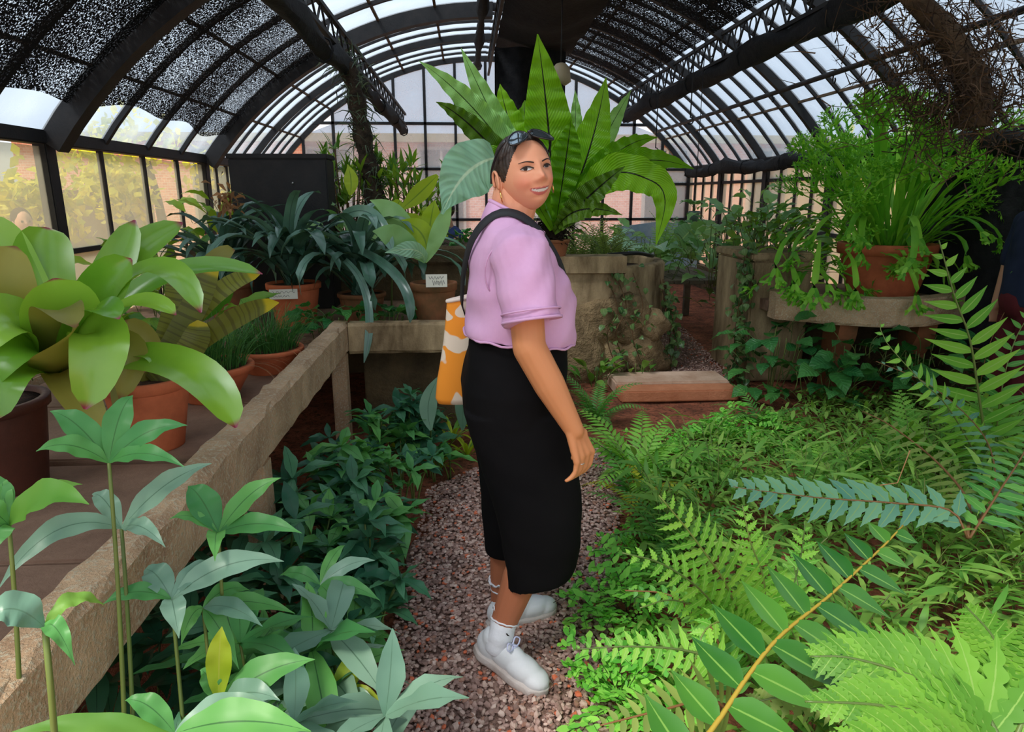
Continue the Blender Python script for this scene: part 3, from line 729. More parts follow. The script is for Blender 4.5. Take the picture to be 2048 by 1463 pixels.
def pot(par, r, h, mat, taper=0.72, rim=0.18, k=30, z=0, soil=True, rr=1.06, c=(0, 0)):
    """terracotta pot with collar rim, part of par (its parts: pot, rim, soil)"""
    rh = h * rim; c = (c[0], c[1], z)
    o = MB().lathe([(r * taper, 0), (r * taper, 0.005), (r * (taper + (1 - taper) * 0.5), h * 0.45), (r * 0.985, h - rh), (r * 0.985, h - rh * .5), (r * .92, h - rh * .5)], k, c); o.f.pop(); o.m.pop()
    o = o.build('pot', mat, par)
    m = MB().lathe([(r * 0.99, h - rh), (r * rr, h - rh + 0.004), (r * rr * 1.01, h - 0.006), (r * rr * 0.99, h), (r * 0.93, h), (r * 0.9, h - rh)], k, c)
    m.f.pop(); m.m.pop(); m.f.pop(); m.m.pop(); m.build('rim', mat, o)
    if soil: 
        m = MB().lathe([(0.0, h - rh * 0.35), (r * 0.5, h - rh * 0.3), (r * 0.93, h - rh * 0.45)], k, c); m.build('soil', M['soil'], o)
    return o
def plant_tag(par, c, w, h, yaw, tilt, lines, z=0):
    """white label with pen scribble, lying on the rim"""
    o = MB().box(-w / 2, w / 2, -0.0015, 0.0015, -h / 2, h / 2).build('name_tag', M['label'], par, False, c, (tilt, 0, yaw))
    m = MB(); rg = np.random.default_rng(int(w * 1e4))
    for zz, x0, x1, th in lines:
        n = 26; xs = np.linspace(x0 * w, x1 * w, n); zs = zz * h + th * h * np.sin(np.cumsum(rg.uniform(0.5, 2.0, n)))
        m.tube(np.stack([xs, np.full(n, -0.002), zs], 1), 0.0011, 4)
    m.build('handwriting', M['ink'], o, False)
    return o

# ================================================================== PEOPLE
def remesh_parts(build, voxel, smooth=4, sfac=0.5):
    """union of overlapping closed shapes as one continuous smooth surface -> (verts, faces)"""
    mb = MB(); build(mb)
    o = bpy.data.objects.new('tmp', mb.mesh('tmp')); col.objects.link(o)
    m = o.modifiers.new('r', 'REMESH'); m.mode = 'VOXEL'; m.voxel_size = voxel
    if smooth: s = o.modifiers.new('s', 'SMOOTH'); s.factor = sfac; s.iterations = smooth
    dg = bpy.context.evaluated_depsgraph_get(); dg.update()
    e = o.evaluated_get(dg); me = e.to_mesh()
    V = np.zeros(len(me.vertices) * 3); me.vertices.foreach_get('co', V); V = V.reshape(-1, 3)
    Nn = np.zeros(len(me.vertices) * 3); me.vertices.foreach_get('normal', Nn); Nn = Nn.reshape(-1, 3)
    F = [tuple(p.vertices) for p in me.polygons]
    e.to_mesh_clear(); d = o.data; bpy.data.objects.remove(o); bpy.data.meshes.remove(d)
    return V, F, Nn
def cap(mb, p0, p1, r0, r1, k=14):
    p0 = np.array(p0, float); p1 = np.array(p1, float); d = p1 - p0; L = np.linalg.norm(d); d /= L
    hs = [-1, -.9, -.7, -.4]; P = []; R = []
    for h in hs: P.append(p0 + d * r0 * h); R.append(r0 * sqrt(max(1 - h * h, .0004)))
    for t in np.linspace(0, 1, 5): P.append(p0 + d * L * t); R.append(r0 + (r1 - r0) * t)
    for h in hs[::-1]: P.append(p1 - d * r1 * h); R.append(r1 * sqrt(max(1 - h * h, .0004)))
    mb.tube(P, np.array(R), k)
def ell(mb, c, r, k=16, n=12): mb.sphere(c, 1.0, k, n, sq=r)
def colour_mesh(name, V, F, C, mats, parent, smooth=True):
    me = bpy.data.meshes.new(name); me.from_pydata(np.asarray(V).tolist(), [], F)
    for m in (mats if isinstance(mats, list) else [mats]): me.materials.append(m)
    a = me.color_attributes.new('Col', 'FLOAT_COLOR', 'POINT'); a.data.foreach_set('color', np.asarray(C, np.float32).ravel())
    if smooth: me.polygons.foreach_set('use_smooth', np.ones(len(me.polygons), dtype=bool))
    me.update(); return inst(me, name, parent)
def skinmat():
    m, nt, b = _new('skin'); L = nt.links.new
    at = N(nt, 'ShaderNodeAttribute', attribute_name='Col'); L(at.outputs['Color'], b.inputs['Base Color'])
    b.inputs['Roughness'].default_value = .5; b.inputs['Specular IOR Level'].default_value = .3
    b.inputs['Subsurface Weight'].default_value = .12; b.inputs['Subsurface Radius'].default_value = (.012, .005, .003)
    return m
M['skin'] = skinmat()
SKIN = np.array(srgb(220, 154, 120, 1.02)); LIP = np.array(srgb(190, 104, 96, 1.1)); TEETH = np.array((.66, .60, .54, 1)); BLUSH = np.array(srgb(216, 130, 104, 1.02))
def fabric(name, c1, c2, sc=6, rough=.85, bump=.15, bs=350, spec=.15):
    return noisy(name, c1, c2, sc, rough, bump, bs, spec=spec, dist=.002)
def wrinkle(V, Nn, amp, dirs, seed=0):
    rg = np.random.default_rng(seed); d = np.zeros(len(V))
    for k, f in dirs:
        d += np.sin(V @ np.array(k) * f + rg.uniform(0, 6) + 1.6 * np.sin(V @ rg.normal(size=3) * 9)) * rg.uniform(.5, 1)
    return V + Nn * (d * amp / len(dirs))[:, None]
def ring(cx, cy, z, rx, ry, k=40, p=2.4, tilt=0.0, ay=0.0):
    a = np.arange(k) / k * 2 * pi; c, s = np.cos(a), np.sin(a)
    x = np.sign(c) * np.abs(c) ** (2 / p) * rx; y = np.sign(s) * np.abs(s) ** (2 / p) * ry
    return np.stack([cx + x, cy + y, z + tilt * x + ay * y], 1)

wo = thing('person', 'smiling woman in a pink cropped tee, black culottes and white sneakers on the gravel', 'person', (.13, 1.93, 0))
# ---- head shape in its own frame: face looks along -Y
HA, HB_, HC = .0745, .094, .114
def sm(x, a, b): t = np.clip((x - a) / (b - a), 0, 1); return t * t * (3 - 2 * t)
def head_pts(th, ph, hair=0.0):
    x = HA * np.sin(ph) * np.cos(th) ** .9; y = -HB_ * np.cos(ph) * np.cos(th) ** .9; z = HC * np.sin(th)
    s = sm(-z, 0.0, HC); x = x * (1 - .13 * s ** 1.6); y = np.where(y > 0, y * (1 - .3 * s), y * (1 - .02 * s) - .006 * s)
    x = x * (1 + .05 * sm(z, .0, .06) * (y > -.02))
    fr = sm(-y, .03, .075)
    g = lambda x0, z0, sx, sz: np.exp(-((x - x0) / sx) ** 2 - ((z - z0) / sz) ** 2)
    d = .008 * g(0, .006, .009, .020) + .020 * g(0, -.022, .0125, .014) + .006 * (g(.013, -.029, .008, .008) + g(-.013, -.029, .008, .008))
    d -= .008 * (g(.031, .008, .017, .011) + g(-.031, .008, .017, .011)); d += .0035 * (g(.031, .026, .022, .008) + g(-.031, .026, .022, .008))
    d += .008 * (g(.043, -.034, .020, .018) + g(-.043, -.034, .020, .018)) + .004 * g(0, -.060, .032, .016) + .006 * g(0, -.094, .022, .014) - .003 * g(0, -.078, .02, .006) + .002 * g(0, .06, .04, .03)
    d -= .003 * (g(.034, -.052, .006, .012) + g(-.034, -.052, .006, .012))
    return np.stack([x, y - d * fr * (1 - hair), z], -1)
nu, nv = 170, 150
uu = np.linspace(-1, 1, nu, endpoint=False); PH = pi * np.sign(uu) * np.abs(uu) ** 1.5; TH = np.linspace(-pi / 2 + .02, pi / 2 - .02, nv)
HV = head_pts(TH[:, None] * np.ones(nu), PH[None] * np.ones((nv, 1))).reshape(-1, 3)
HF = [(i * nu + j, i * nu + (j + 1) % nu, (i + 1) * nu + (j + 1) % nu, (i + 1) * nu + j) for i in range(nv - 1) for j in range(nu)] + [tuple(range(nu))[::-1], tuple((nv - 1) * nu + j for j in range(nu))]
x, y, z = HV.T; fr = y < -.05
C = np.tile(SKIN, (len(HV), 1))
bl_ = np.exp(-((np.abs(x) - .044) / .02) ** 2 - ((z + .03) / .02) ** 2) * fr; C = C * (1 - .7 * bl_[:, None]) + BLUSH * .7 * bl_[:, None]
bl_ = np.exp(-(x / .013) ** 2 - ((z + .024) / .012) ** 2) * fr * .4; C = C * (1 - bl_[:, None]) + BLUSH * bl_[:, None]
zc = -.0600 + 9.0 * x * x; q = np.clip(1 - (x / .031) ** 2, 0, 1)
lip = fr & (np.abs(x) < .031) & (z < zc + .0085 * q ** .7) & (z > zc - .0145 * q ** .6); C[lip] = LIP
te = fr & (np.abs(x) < .0255) & (z < zc + .0024 * q ** .5) & (z > zc - .0050 * q ** .6); C[te] = TEETH
gap = fr & (np.abs(x) < .027) & (np.abs(z - (zc + .0036 * q ** .5)) < .0009) ; C[gap] = (.15, .03, .025, 1)
HM = Matrix.Translation((.030, -.015, 1.524)) @ Matrix.Rotation(radians(-9), 4, 'Y') @ Matrix.Rotation(radians(23), 4, 'Z') @ Matrix.Rotation(radians(-3), 4, 'X') @ Matrix.Diagonal((.98, .94, .875, 1))
HMn = np.array(HM); toh = lambda V: np.asarray(V) @ HMn[:3, :3].T + HMn[:3, 3]
def face_y(xx, zz):
    k = np.argmin((HV[:, 0] - xx) ** 2 + (HV[:, 2] - zz) ** 2 + (HV[:, 1] > -.03) * 9.0); return HV[k, 1]
# ---- body: neck, trunk, arms with hands, legs
A = np.array([.72, .62, .2]); A /= np.linalg.norm(A)
SH, EL, WR, KN = np.array([.012, -.15, 1.315]), np.array([.028, -.228, 1.085]), np.array([.148, -.248, .862]), np.array([.176, -.252, .79])
def body(mb):
    cap(mb, (-.02, 0, 1.33), (-.002, -.002, 1.47), .062, .054); cap(mb, (-.01, 0, 1.36), (.022, -.01, 1.46), .055, .05)
    ell(mb, (0, 0, 1.26), (.09, .15, .10)); ell(mb, (.02, 0, 1.1), (.12, .15, .14)); ell(mb, (.0, 0, .93), (.13, .17, .14))
    cap(mb, SH, EL, .05, .044); cap(mb, EL, EL * .55 + WR * .45, .0445, .042); cap(mb, EL * .55 + WR * .45, WR, .042, .0265)
    ol = np.array([.0, .15, 1.315]); cap(mb, ol, (.02, .22, 1.09), .05, .043); cap(mb, (.02, .22, 1.09), (.12, .22, .87), .043, .027); ell(mb, (.14, .22, .80), (.03, .02, .07))
    for o_, l, r in ((-.031, .78, .0072), (-.0105, .95, .0082), (.0105, 1.0, .0084), (.0315, .93, .0082)):
        k = KN + A * o_ * 1.02 + np.array([0, 0, .004 if abs(o_) < .02 else -.002]); w = WR + A * o_ * .55
        cap(mb, w, k, .0135, .0105, 10)
        d1 = np.array([-.15, -.05, -1]); d1 /= np.linalg.norm(d1); d2 = np.array([-.62, -.2, -.78]); d2 /= np.linalg.norm(d2); d3 = np.array([-.9, -.2, -.42]); d3 /= np.linalg.norm(d3)
        a = k + d1 * .036 * l; b = a + d2 * .025 * l; c = b + d3 * .018 * l
        cap(mb, k, a, r * 1.12, r, 10); cap(mb, a, b, r, r * .92, 10); cap(mb, b, c, r * .92, r * .8, 10)
    t0 = WR * .75 + KN * .25 + A * .026; t1 = t0 + np.array([.004, .018, -.036]); t2 = t1 + np.array([-.012, .004, -.028]); t3 = t2 + np.array([-.014, 0, -.016])
    cap(mb, t0, t1, .0135, .011, 10); cap(mb, t1, t2, .0105, .0095, 10); cap(mb, t2, t3, .0092, .0078, 10)
    for hip, kn, an in (((.03, -.095, .9), (.085, -.105, .47), (-.052, -.088, .12)), ((.01, .095, .9), (.02, .115, .47), (-.03, .15, .10))):
        cap(mb, hip, kn, .085, .058); kn = np.array(kn); an = np.array(an); m_ = kn * .62 + an * .38 + np.array([-.016, 0, 0]); cap(mb, kn, m_, .056, .055); cap(mb, m_, an, .055, .036)
BV, BF, BN = remesh_parts(body, .004, 4)
off = len(BV); V = np.vstack([BV, toh(HV)]); F = BF + [tuple(i + off for i in f) for f in HF]
CB = np.tile(np.array(srgb(206, 136, 90, 1.02)), (off, 1)); kk = np.clip((BV[:, 2] - 1.36) / .08, 0, 1)[:, None]; CB = CB * (1 - kk) + SKIN * kk
leg = BV[:, 2] < .6; CB[leg] = np.array(srgb(184, 114, 82, 1.0))
bodyo = colour_mesh('body', V, F, np.vstack([CB, C]), M['skin'], wo)
# ---- face pieces
M['eyewhite'] = plain('eye_white', (.50, .47, .45, 1), .4); M['iris'] = plain('brown_iris', (.020, .009, .005, 1), .35, spec=.25); M['brow'] = plain('dark_brow', (.035, .020, .014, 1), .8)
for s in (-1, 1):
    ex, ez = s * .031, .0065; mb = MB(); n = 13; V = []; 
    for i in range(n):
        u = -1 + 2 * i / (n - 1); hi = .0062 * (1 - u * u) ** .8; lo = -.0042 * (1 - u * u) ** .8
        for j in range(5):
            zz = ez + lo + (hi - lo) * j / 4 + .0012 * u * s; xx = ex + u * .0145; V.append((xx, face_y(xx, zz) - .0012 - .0030 * (1 - u * u), zz))
    mb.add(V, [(i * 5 + j, i * 5 + j + 1, (i + 1) * 5 + j + 1, (i + 1) * 5 + j) for i in range(n - 1) for j in range(4)])
    k = 14; ix = ex - .0036; iy = face_y(ix, ez) - .0068; th = np.arange(k) / k * 6.283
    mb.add([(ix, iy - .0008, ez + .001)] + [(ix + .0072 * cos(a), iy, ez + .001 + max(-.0046, min(.0048, .0072 * sin(a)))) for a in th], [(0, i + 1, (i + 1) % k + 1) for i in range(k)], mat=1)
    for v in mb.v: v[:] = toh(v)
    mb.build('eye', [M['eyewhite'], M['iris']], bodyo)
    us = np.linspace(-1.1, 1.1, 14); P = [(ex + u * .0148, face_y(ex + u * .0148, ez + .006) - .0042, ez + .0066 * max(0, 1 - u * u) ** .8 + .0012 * u * s) for u in us]
    MB().tube(toh(P), np.interp(us, [-1.1, 0, 1.1], [.0010, .0022, .0014]), 5).build('eyelash', M['brow'], bodyo)
    P = [(s * (.013 + .036 * t), face_y(s * (.013 + .036 * t), .024) - .0012, .0215 + .0075 * sin(t * 2.2) - .002 * t) for t in np.linspace(0, 1, 10)]
    MB().tube(toh(P), np.interp(T_(10), [0, .3, 1], [.0016, .0021, .0006]), 6).build('eyebrow', M['brow'], bodyo)
# ---- hair pulled back
def zline(p):
    p = np.abs(p); return np.interp(p, [0, .35, .62, .85, 1.05, 1.35, 1.55, 1.75, 3.2], [.092, .090, .080, .056, .024, -.020, -.016, -.075, -.085])
V3 = head_pts(TH[:, None] * np.ones(nu), PH[None] * np.ones((nv, 1)), 1.0); zz = V3[..., 2]; m = zz - zline(PH)[None]
sc = 1.0 + np.clip(m / .03, 0, 1) ** .6 * .055 + .012 * np.clip(-np.cos(PH), 0, 1)[None]
strand = .0012 * np.sin(PH[None] * 46 + 3 * np.sin(TH[:, None] * 5)) + .0008 * np.sin(PH[None] * 83)
V3 = V3 * (sc + strand / .09 * (m > 0))[..., None]; V3[..., 2] += .002
keep = m > -.004; F = [f for f in HF[:-2] if all(keep.reshape(-1)[list(f)])] + [HF[-1]]
mb = MB().add(toh(V3.reshape(-1, 3)), F)
M['hair'] = noisy('dark_brown_hair', (.012, .007, .005, 1), (.05, .028, .018, 1), 60, .45, .5, 160, spec=.5, dist=.003)
hairo = mb.build('hair', M['hair'], bodyo)
MB().sphere(toh([(0, .112, .005)])[0], .034, 14, 10, sq=(1, 1, 1.1)).build('hair_bun', M['hair'], hairo)
# ---- ears and hoops
M['gold'] = plain('gold', (.75, .48, .16, 1), .25, 1.0)
for s in (-1, 1):
    mb = MB(); mb.sphere((s * .0745, .012, -.012), .03, 12, 9, sq=(.32, .55, 1.0)); th = np.linspace(-.6, 4.2, 16)
    mb.tube(np.stack([np.full(16, s * .083), .014 + .016 * np.cos(th), -.008 + .029 * np.sin(th)], 1), .0042, 6)
    for v in mb.v: v[:] = toh(v)
    eo = colour_mesh('ear', np.concatenate(mb.v), mb.f, np.tile(SKIN, (mb.n, 1)), M['skin'], bodyo)
    th = np.linspace(0, 2 * pi, 22); MB().tube(toh(np.stack([s * .083 + .010 * np.cos(th) * .6, -.002 + .013 * np.cos(th), -.056 + .0145 * np.sin(th)], 1)), .0022, 6, cap=False).build('hoop_earring', M['gold'], bodyo)
# ---- sunglasses pushed up on the hair
sg = bpy.data.objects.new('sunglasses', None); sg.parent = wo; col.objects.link(sg)
M['frame'] = plain('black_frame', (.01, .01, .012, 1), .25, spec=.6); M['lens'] = plain('mirrored_lens', (.30, .36, .40, 1), .05, .9)
for s in (-1, 1):
    th = np.linspace(0, 2 * pi, 24); cx = s * .036
    Rm = lambda a, b: np.stack([cx + a * np.cos(th), -.066 - .010 * np.abs(cx + a * np.cos(th)) / .07 + .5 * b * np.sin(th) , .108 - .35 * ((cx + a * np.cos(th)) / .07) ** 2 * .07 + .45 * b * np.sin(th)], 1)
    MB().tube(toh(Rm(.031, .036)), .0028, 6, cap=False).build('frame_rim', M['frame'], sg)
    L_ = toh(np.vstack([Rm(.030, .035), [[cx, -.068, .112]]])); MB().add(L_, [(i, (i + 1) % 24, 24) for i in range(24)]).build('lens', M['lens'], sg)
    P = poly([(s * .068, -.06, .098), (s * .082, -.03, .072), (s * .086, .02, .03), (s * .084, .045, -.01)], 12)
    MB().tube(toh(P), .0032, 6).build('temple_arm', M['frame'], sg)
MB().tube(toh([(-.008, -.078, .112), (0, -.080, .114), (.008, -.078, .112)]), .003, 6).build('bridge', M['frame'], sg)
# ---- tee
M['tee'] = fabric('pink_cotton', srgb(200, 152, 188, 1.05), srgb(214, 168, 202, 1.05), 5)
def tee(mb):
    R = [ring(.018, 0, 1.072, .158, .188, tilt=-.10), ring(.02, 0, 1.095, .160, .19, tilt=-.08), ring(.021, 0, 1.13, .158, .186, tilt=-.03), ring(.023, 0, 1.185, .156, .182), ring(.016, 0, 1.235, .146, .184), ring(.004, 0, 1.285, .126, .188), ring(-.003, 0, 1.335, .108, .186), ring(-.004, 0, 1.375, .094, .165, ay=0), ring(-.004, -.002, 1.392, .080, .12, tilt=-.25), ring(-.002, -.004, 1.408, .070, .086, tilt=-.4), ring(.0, -.005, 1.42, .064, .072, tilt=-.5)]
    mb.rings(R)
    for s in (-1, 1):
        P = [np.array([.0, s * .12, 1.33]), np.array([.008, s * .165, 1.31]), np.array([.02, s * .20, 1.25]), np.array([.028, s * .222, 1.19]), np.array([.034, s * .232, 1.155])]
        mb.tube(P, [.075, .082, .076, .073, .075], 20)
V, F, Nn = remesh_parts(tee, .0055, 3)
rad = np.hypot(V[:, 0] - .02, V[:, 1]); V = wrinkle(V, Nn, .010, [((1, .4, .8), 42), ((.5, -.6, 1), 34), ((1, .2, -1.2), 50), ((0, 1, .3), 28)], 4)
mb = MB().add(V, F); teeo = mb.build('tee_shirt', M['tee'], wo)
R = ring(.018, 0, 1.074, .160, .190, k=60, tilt=-.10); MB().tube(np.vstack([R, R[:1]]) + np.stack([np.zeros(61), np.zeros(61), .003 * np.sin(np.arange(61) * 1.3)], 1), .0035, 6, cap=False).build('raw_hem', M['tee'], teeo)
for s in (-1, 1):
    th = np.linspace(0, 2 * pi, 30); c = np.array([.034, s * .233, 1.158]); nrm = np.array([.12, s * .25, -1]); nrm /= np.linalg.norm(nrm); e1 = np.cross(nrm, (0, 1, 0)); e1 /= np.linalg.norm(e1); e2 = np.cross(nrm, e1)
    for dz, rr in ((.0, .0775), (.022, .0785)):
        MB().tube(c - nrm * dz + .0765 * (np.cos(th)[:, None] * e1 + np.sin(th)[:, None] * e2), .0042 if dz == 0 else .0028, 6, cap=False).build('sleeve_cuff', M['tee'], teeo)
th = np.linspace(-2.2, 2.2, 24); MB().tube(np.stack([.0 + .088 * np.sin(th) * .95, -.168 - .012 * np.cos(th), 1.272 + .092 * np.cos(th)], 1), .0022, 5).build('shoulder_seam', M['tee'], teeo)
Rn = ring(.0, -.005, 1.421, .064, .072, k=40, tilt=-.5); MB().tube(np.vstack([Rn, Rn[:1]]), .006, 6, cap=False).build('collar', M['tee'], teeo)
# ---- culottes
M['black_jersey'] = fabric('black_jersey', (.0036, .0033, .004, 1), (.006, .0052, .0056, 1), 4, .85, .1, 300, .12)
def pants(mb):
    mb.rings([ring(.0, 0, .80, .135, .185), ring(.002, 0, .85, .150, .194), ring(.0, 0, .93, .154, .196), ring(.008, 0, .99, .152, .186), ring(.014, 0, 1.05, .146, .172), ring(.014, 0, 1.075, .142, .168)])
    mb.rings([ring(.072, -.108, .345, .098, .088, tilt=.25), ring(.078, -.108, .385, .104, .092, tilt=.1), ring(.078, -.106, .47, .118, .098), ring(.062, -.103, .62, .136, .100), ring(.03, -.097, .76, .148, .098), ring(.004, -.093, .87, .148, .098)])
    mb.rings([ring(-.005, .128, .31, .078, .082), ring(-.006, .127, .37, .082, .085), ring(.002, .120, .47, .095, .09), ring(.02, .108, .62, .125, .096), ring(.012, .098, .76, .140, .097), ring(.004, .093, .87, .148, .098)])
V, F, Nn = remesh_parts(pants, .0055, 4); V = wrinkle(V, Nn, .006, [((1, .3, .12), 30), ((.6, -.8, .2), 34), ((.2, 1, -.4), 26)], 9)
MB().add(V, F).build('culottes', M['black_jersey'], wo)
# ---- socks and sneakers
M['white_knit'] = fabric('white_knit', srgb(200, 200, 206, 1.2), srgb(216, 216, 222, 1.2), 20, .9, .4, 220)
M['sneaker'] = fabric('white_leather', srgb(198, 200, 204, 1.15), srgb(214, 214, 218, 1.15), 6, .55, .15, 60, .3)
M['sole'] = noisy('scuffed_sole', srgb(170, 156, 150, 1.15), srgb(196, 186, 182, 1.15), 12, .8, .2, 60); M['lace'] = plain('pale_lilac_lace', srgb(196, 198, 226, 1.1), .8)
def shoe(par, heel, yaw, pitch, sock_top):
    Mx = Matrix.Translation(heel) @ Matrix.Rotation(yaw, 4, 'Z') @ Matrix.Rotation(pitch, 4, 'Y'); A_ = np.array(Mx); tf = lambda V: np.asarray(V) @ A_[:3, :3].T + A_[:3, 3]
    root = bpy.data.objects.new('sneaker', None); root.parent = par; col.objects.link(root)
    out = lambda t: (np.interp(t, [0, .12, .35, .6, .85, .97, 1], [.012, .034, .034, .046, .044, .024, .006]))
    ts = np.r_[np.linspace(0, 1, 20)]; L = .272
    up_ = [(L * t - .008, -out(t)) for t in ts] + [(L * t - .008, out(t) * .96) for t in ts[::-1]]; mb = MB(); R = []
    for z, k in ((0, .94), (.006, 1.0), (.024, 1.02), (.029, .98)): R.append(np.array([(x * 1.0, y * k, z + .012 * max(0, x / L - .75) ** 2 * 8) for x, y in up_]))
    mb.rings(R); mb.v = [tf(np.concatenate(mb.v))]; mb.build('sole', M['sole'], root)
    def upr(m):
        ell(m, (.215, 0, .040), (.046, .040, .030)); ell(m, (.165, 0, .048), (.07, .043, .038)); ell(m, (.11, 0, .056), (.075, .037, .046)); ell(m, (.045, 0, .058), (.05, .0345, .052)); cap(m, (.05, 0, .06), (.048, 0, .092), .034, .036)
    V, F, Nn = remesh_parts(upr, .004, 4); V = V[:, :] * (1, 1, 1); V[:, 2] = np.maximum(V[:, 2], .012); MB().add(tf(V), F).build('upper', M['sneaker'], root)
    for i in range(5):
        x0 = .125 + i * .018; zt = .098 - i * .0085; MB().tube(tf(poly([(x0 - .006, -.03, zt - .022), (x0, -.012, zt), (x0 + .004, .012, zt), (x0 - .006, .03, zt - .022)], 9)), .0026, 5).build('lace', M['lace'], root)
    for s in (-1, 1): MB().tube(tf(poly([(.118, 0, .104), (.112, s * .02, .118), (.122, s * .034, .108), (.128, s * .014, .1), (.118, 0, .104)], 12)), .0026, 5).build('lace_bow', M['lace'], root)
    P = tf([(.066, 0, .06), (.070, 0, .10)]); st = np.array(sock_top, float)
    mb = MB(); path = poly([P[0], P[1], (P[1] * .5 + st * .5), st], 14); 
    def sk(m): m.tube(path, np.interp(T_(14), [0, .3, .6, 1], [.040, .041, .040, .043]), 20)
    V, F, Nn = remesh_parts(sk, .004, 2); V = wrinkle(V, Nn, .002, [((.2, .2, 1), 120), ((.5, -.3, 1), 90)], 2); so = MB().add(V, F).build('sock', M['white_knit'], par)
    th = np.linspace(0, 2 * pi, 41); d = st - path[-3]; d /= np.linalg.norm(d); e1 = np.cross(d, (0, 1, 0)); e1 /= np.linalg.norm(e1); e2 = np.cross(d, e1)
    for dz, rr, am in ((.0, .0445, .004), (-.032, .0435, .001)):
        MB().tube(st + d * dz + d[None] * (am * np.sin(th * 11))[:, None] + rr * (np.cos(th)[:, None] * e1 + np.sin(th)[:, None] * e2), .0032, 5, cap=False).build('cuff_ruffle', M['white_knit'], so)
    return so, path
so, path = shoe(wo, (-.118, -.055, .052), radians(-37), radians(11.5), (-.022, -.083, .215))
c = path[8] + np.array([.012, -.0445, 0]); mb = MB(); mb.add([c + np.array(v) for v in ((-.006, 0, .004), (-.001, -.0015, -.003), (.006, -.001, -.004), (.001, -.001, .001), (-.002, -.001, .006))], [(0, 1, 2, 3, 4)]); mb.build('emblem', M['frame'], so, False)
shoe(wo, (-.075, .125, .0), radians(20), 0.0, (-.028, .142, .19))
# ---- ring on the finger, tote strap
th = np.linspace(0, 2 * pi, 18); k = KN + A * -.0107 + np.array([-.003, 0, -.014]); MB().tube(np.stack([k[0] + .0098 * np.cos(th), k[1] + .0098 * np.sin(th), np.full(18, k[2])], 1), .0014, 5, cap=False).build('finger_ring', plain('silver', (.8, .8, .8, 1), .2, 1.0), bodyo)
tb = thing('tote_bag', 'orange and cream patterned tote bag hanging on a black strap behind the woman', 'bag', (0, 2.05, .87))
def totemat():
    m, nt, b = _new('tote_print'); L = nt.links.new; tc = N(nt, 'ShaderNodeTexCoord')
    n1 = N(nt, 'ShaderNodeTexNoise', Scale=13.0, Detail=0.6, Roughness=.4, Distortion=.8); L(tc.outputs['Object'], n1.inputs['Vector'])
    cr = N(nt, 'ShaderNodeValToRGB'); L(n1.outputs['Fac'], cr.inputs[0]); e = cr.color_ramp.elements; e[0].position = .535; e[0].color = srgb(236, 140, 40, 1.2); e[1].position = .55; e[1].color = srgb(226, 206, 184, 1.1)
    L(cr.outputs[0], b.inputs['Base Color']); b.inputs['Roughness'].default_value = .9; return m
R = []
q0 = np.array(tb.location)
for zz, xl, xr in ((.845, 876, 990), (.86, 871, 990), (.95, 873, 990), (1.05, 884, 990), (1.14, 892, 990), (1.2, 893, 990)):
    pass
rowsY = 2.04
pts = []
for py, xl in ((806, 876), (795, 871), (760, 874), (720, 881), (680, 887), (640, 891), (612, 893), (602, 894)):
    a = np.array(atY(xl, py, rowsY)); w = .245; th_ = .022 + .018 * sin((py - 600) / 206 * pi * .8)
    R.append(np.array([(a[0] + w * (.5 - .5 * cos(t)) , rowsY + th_ * sin(t) * 1.0 + .03 * (.5 - .5 * cos(t)), a[2] + .02 * (.5 - .5 * cos(t)) * (1 if py < 640 else 0) * 2.2) for t in np.linspace(0, 2 * pi, 24, endpoint=False)]) - q0)
MB().rings(R).build('bag_body', totemat(), tb); top = R[-1]
MB().tube(np.vstack([top, top[:1]]), .006, 6, cap=False).build('rim_binding', plain('cream_binding', srgb(226, 210, 196, 1.1), .9), tb)
M['strap'] = plain('black_webbing', (.016, .016, .019, 1), .7)
sp = poly([np.array((.01, 2.05, 1.09)), (-.010, 2.0, 1.15), (-.008, 1.96, 1.20), (-.003, 1.92, 1.25), (.006, 1.885, 1.30), (.022, 1.862, 1.35), (.050, 1.850, 1.39), (.085, 1.846, 1.414), (.122, 1.840, 1.417), (.165, 1.843, 1.396), (.212, 1.865, 1.345), (.260, 1.912, 1.27), (.29, 2.0, 1.18), (.25, 2.12, 1.1)], 50)
ctr = np.array([.13, 1.95, 1.3]); Hh = sp - ctr; Hh[:, 2] *= .8; Hh /= np.linalg.norm(Hh, axis=1)[:, None]
ms = MB().ribbon(sp + Hh * .010 - q0, .0125, Hh, 0.0, cols=1).build('strap', M['strap'], tb)
so_ = ms.modifiers.new('t', 'SOLIDIFY'); so_.thickness = .003

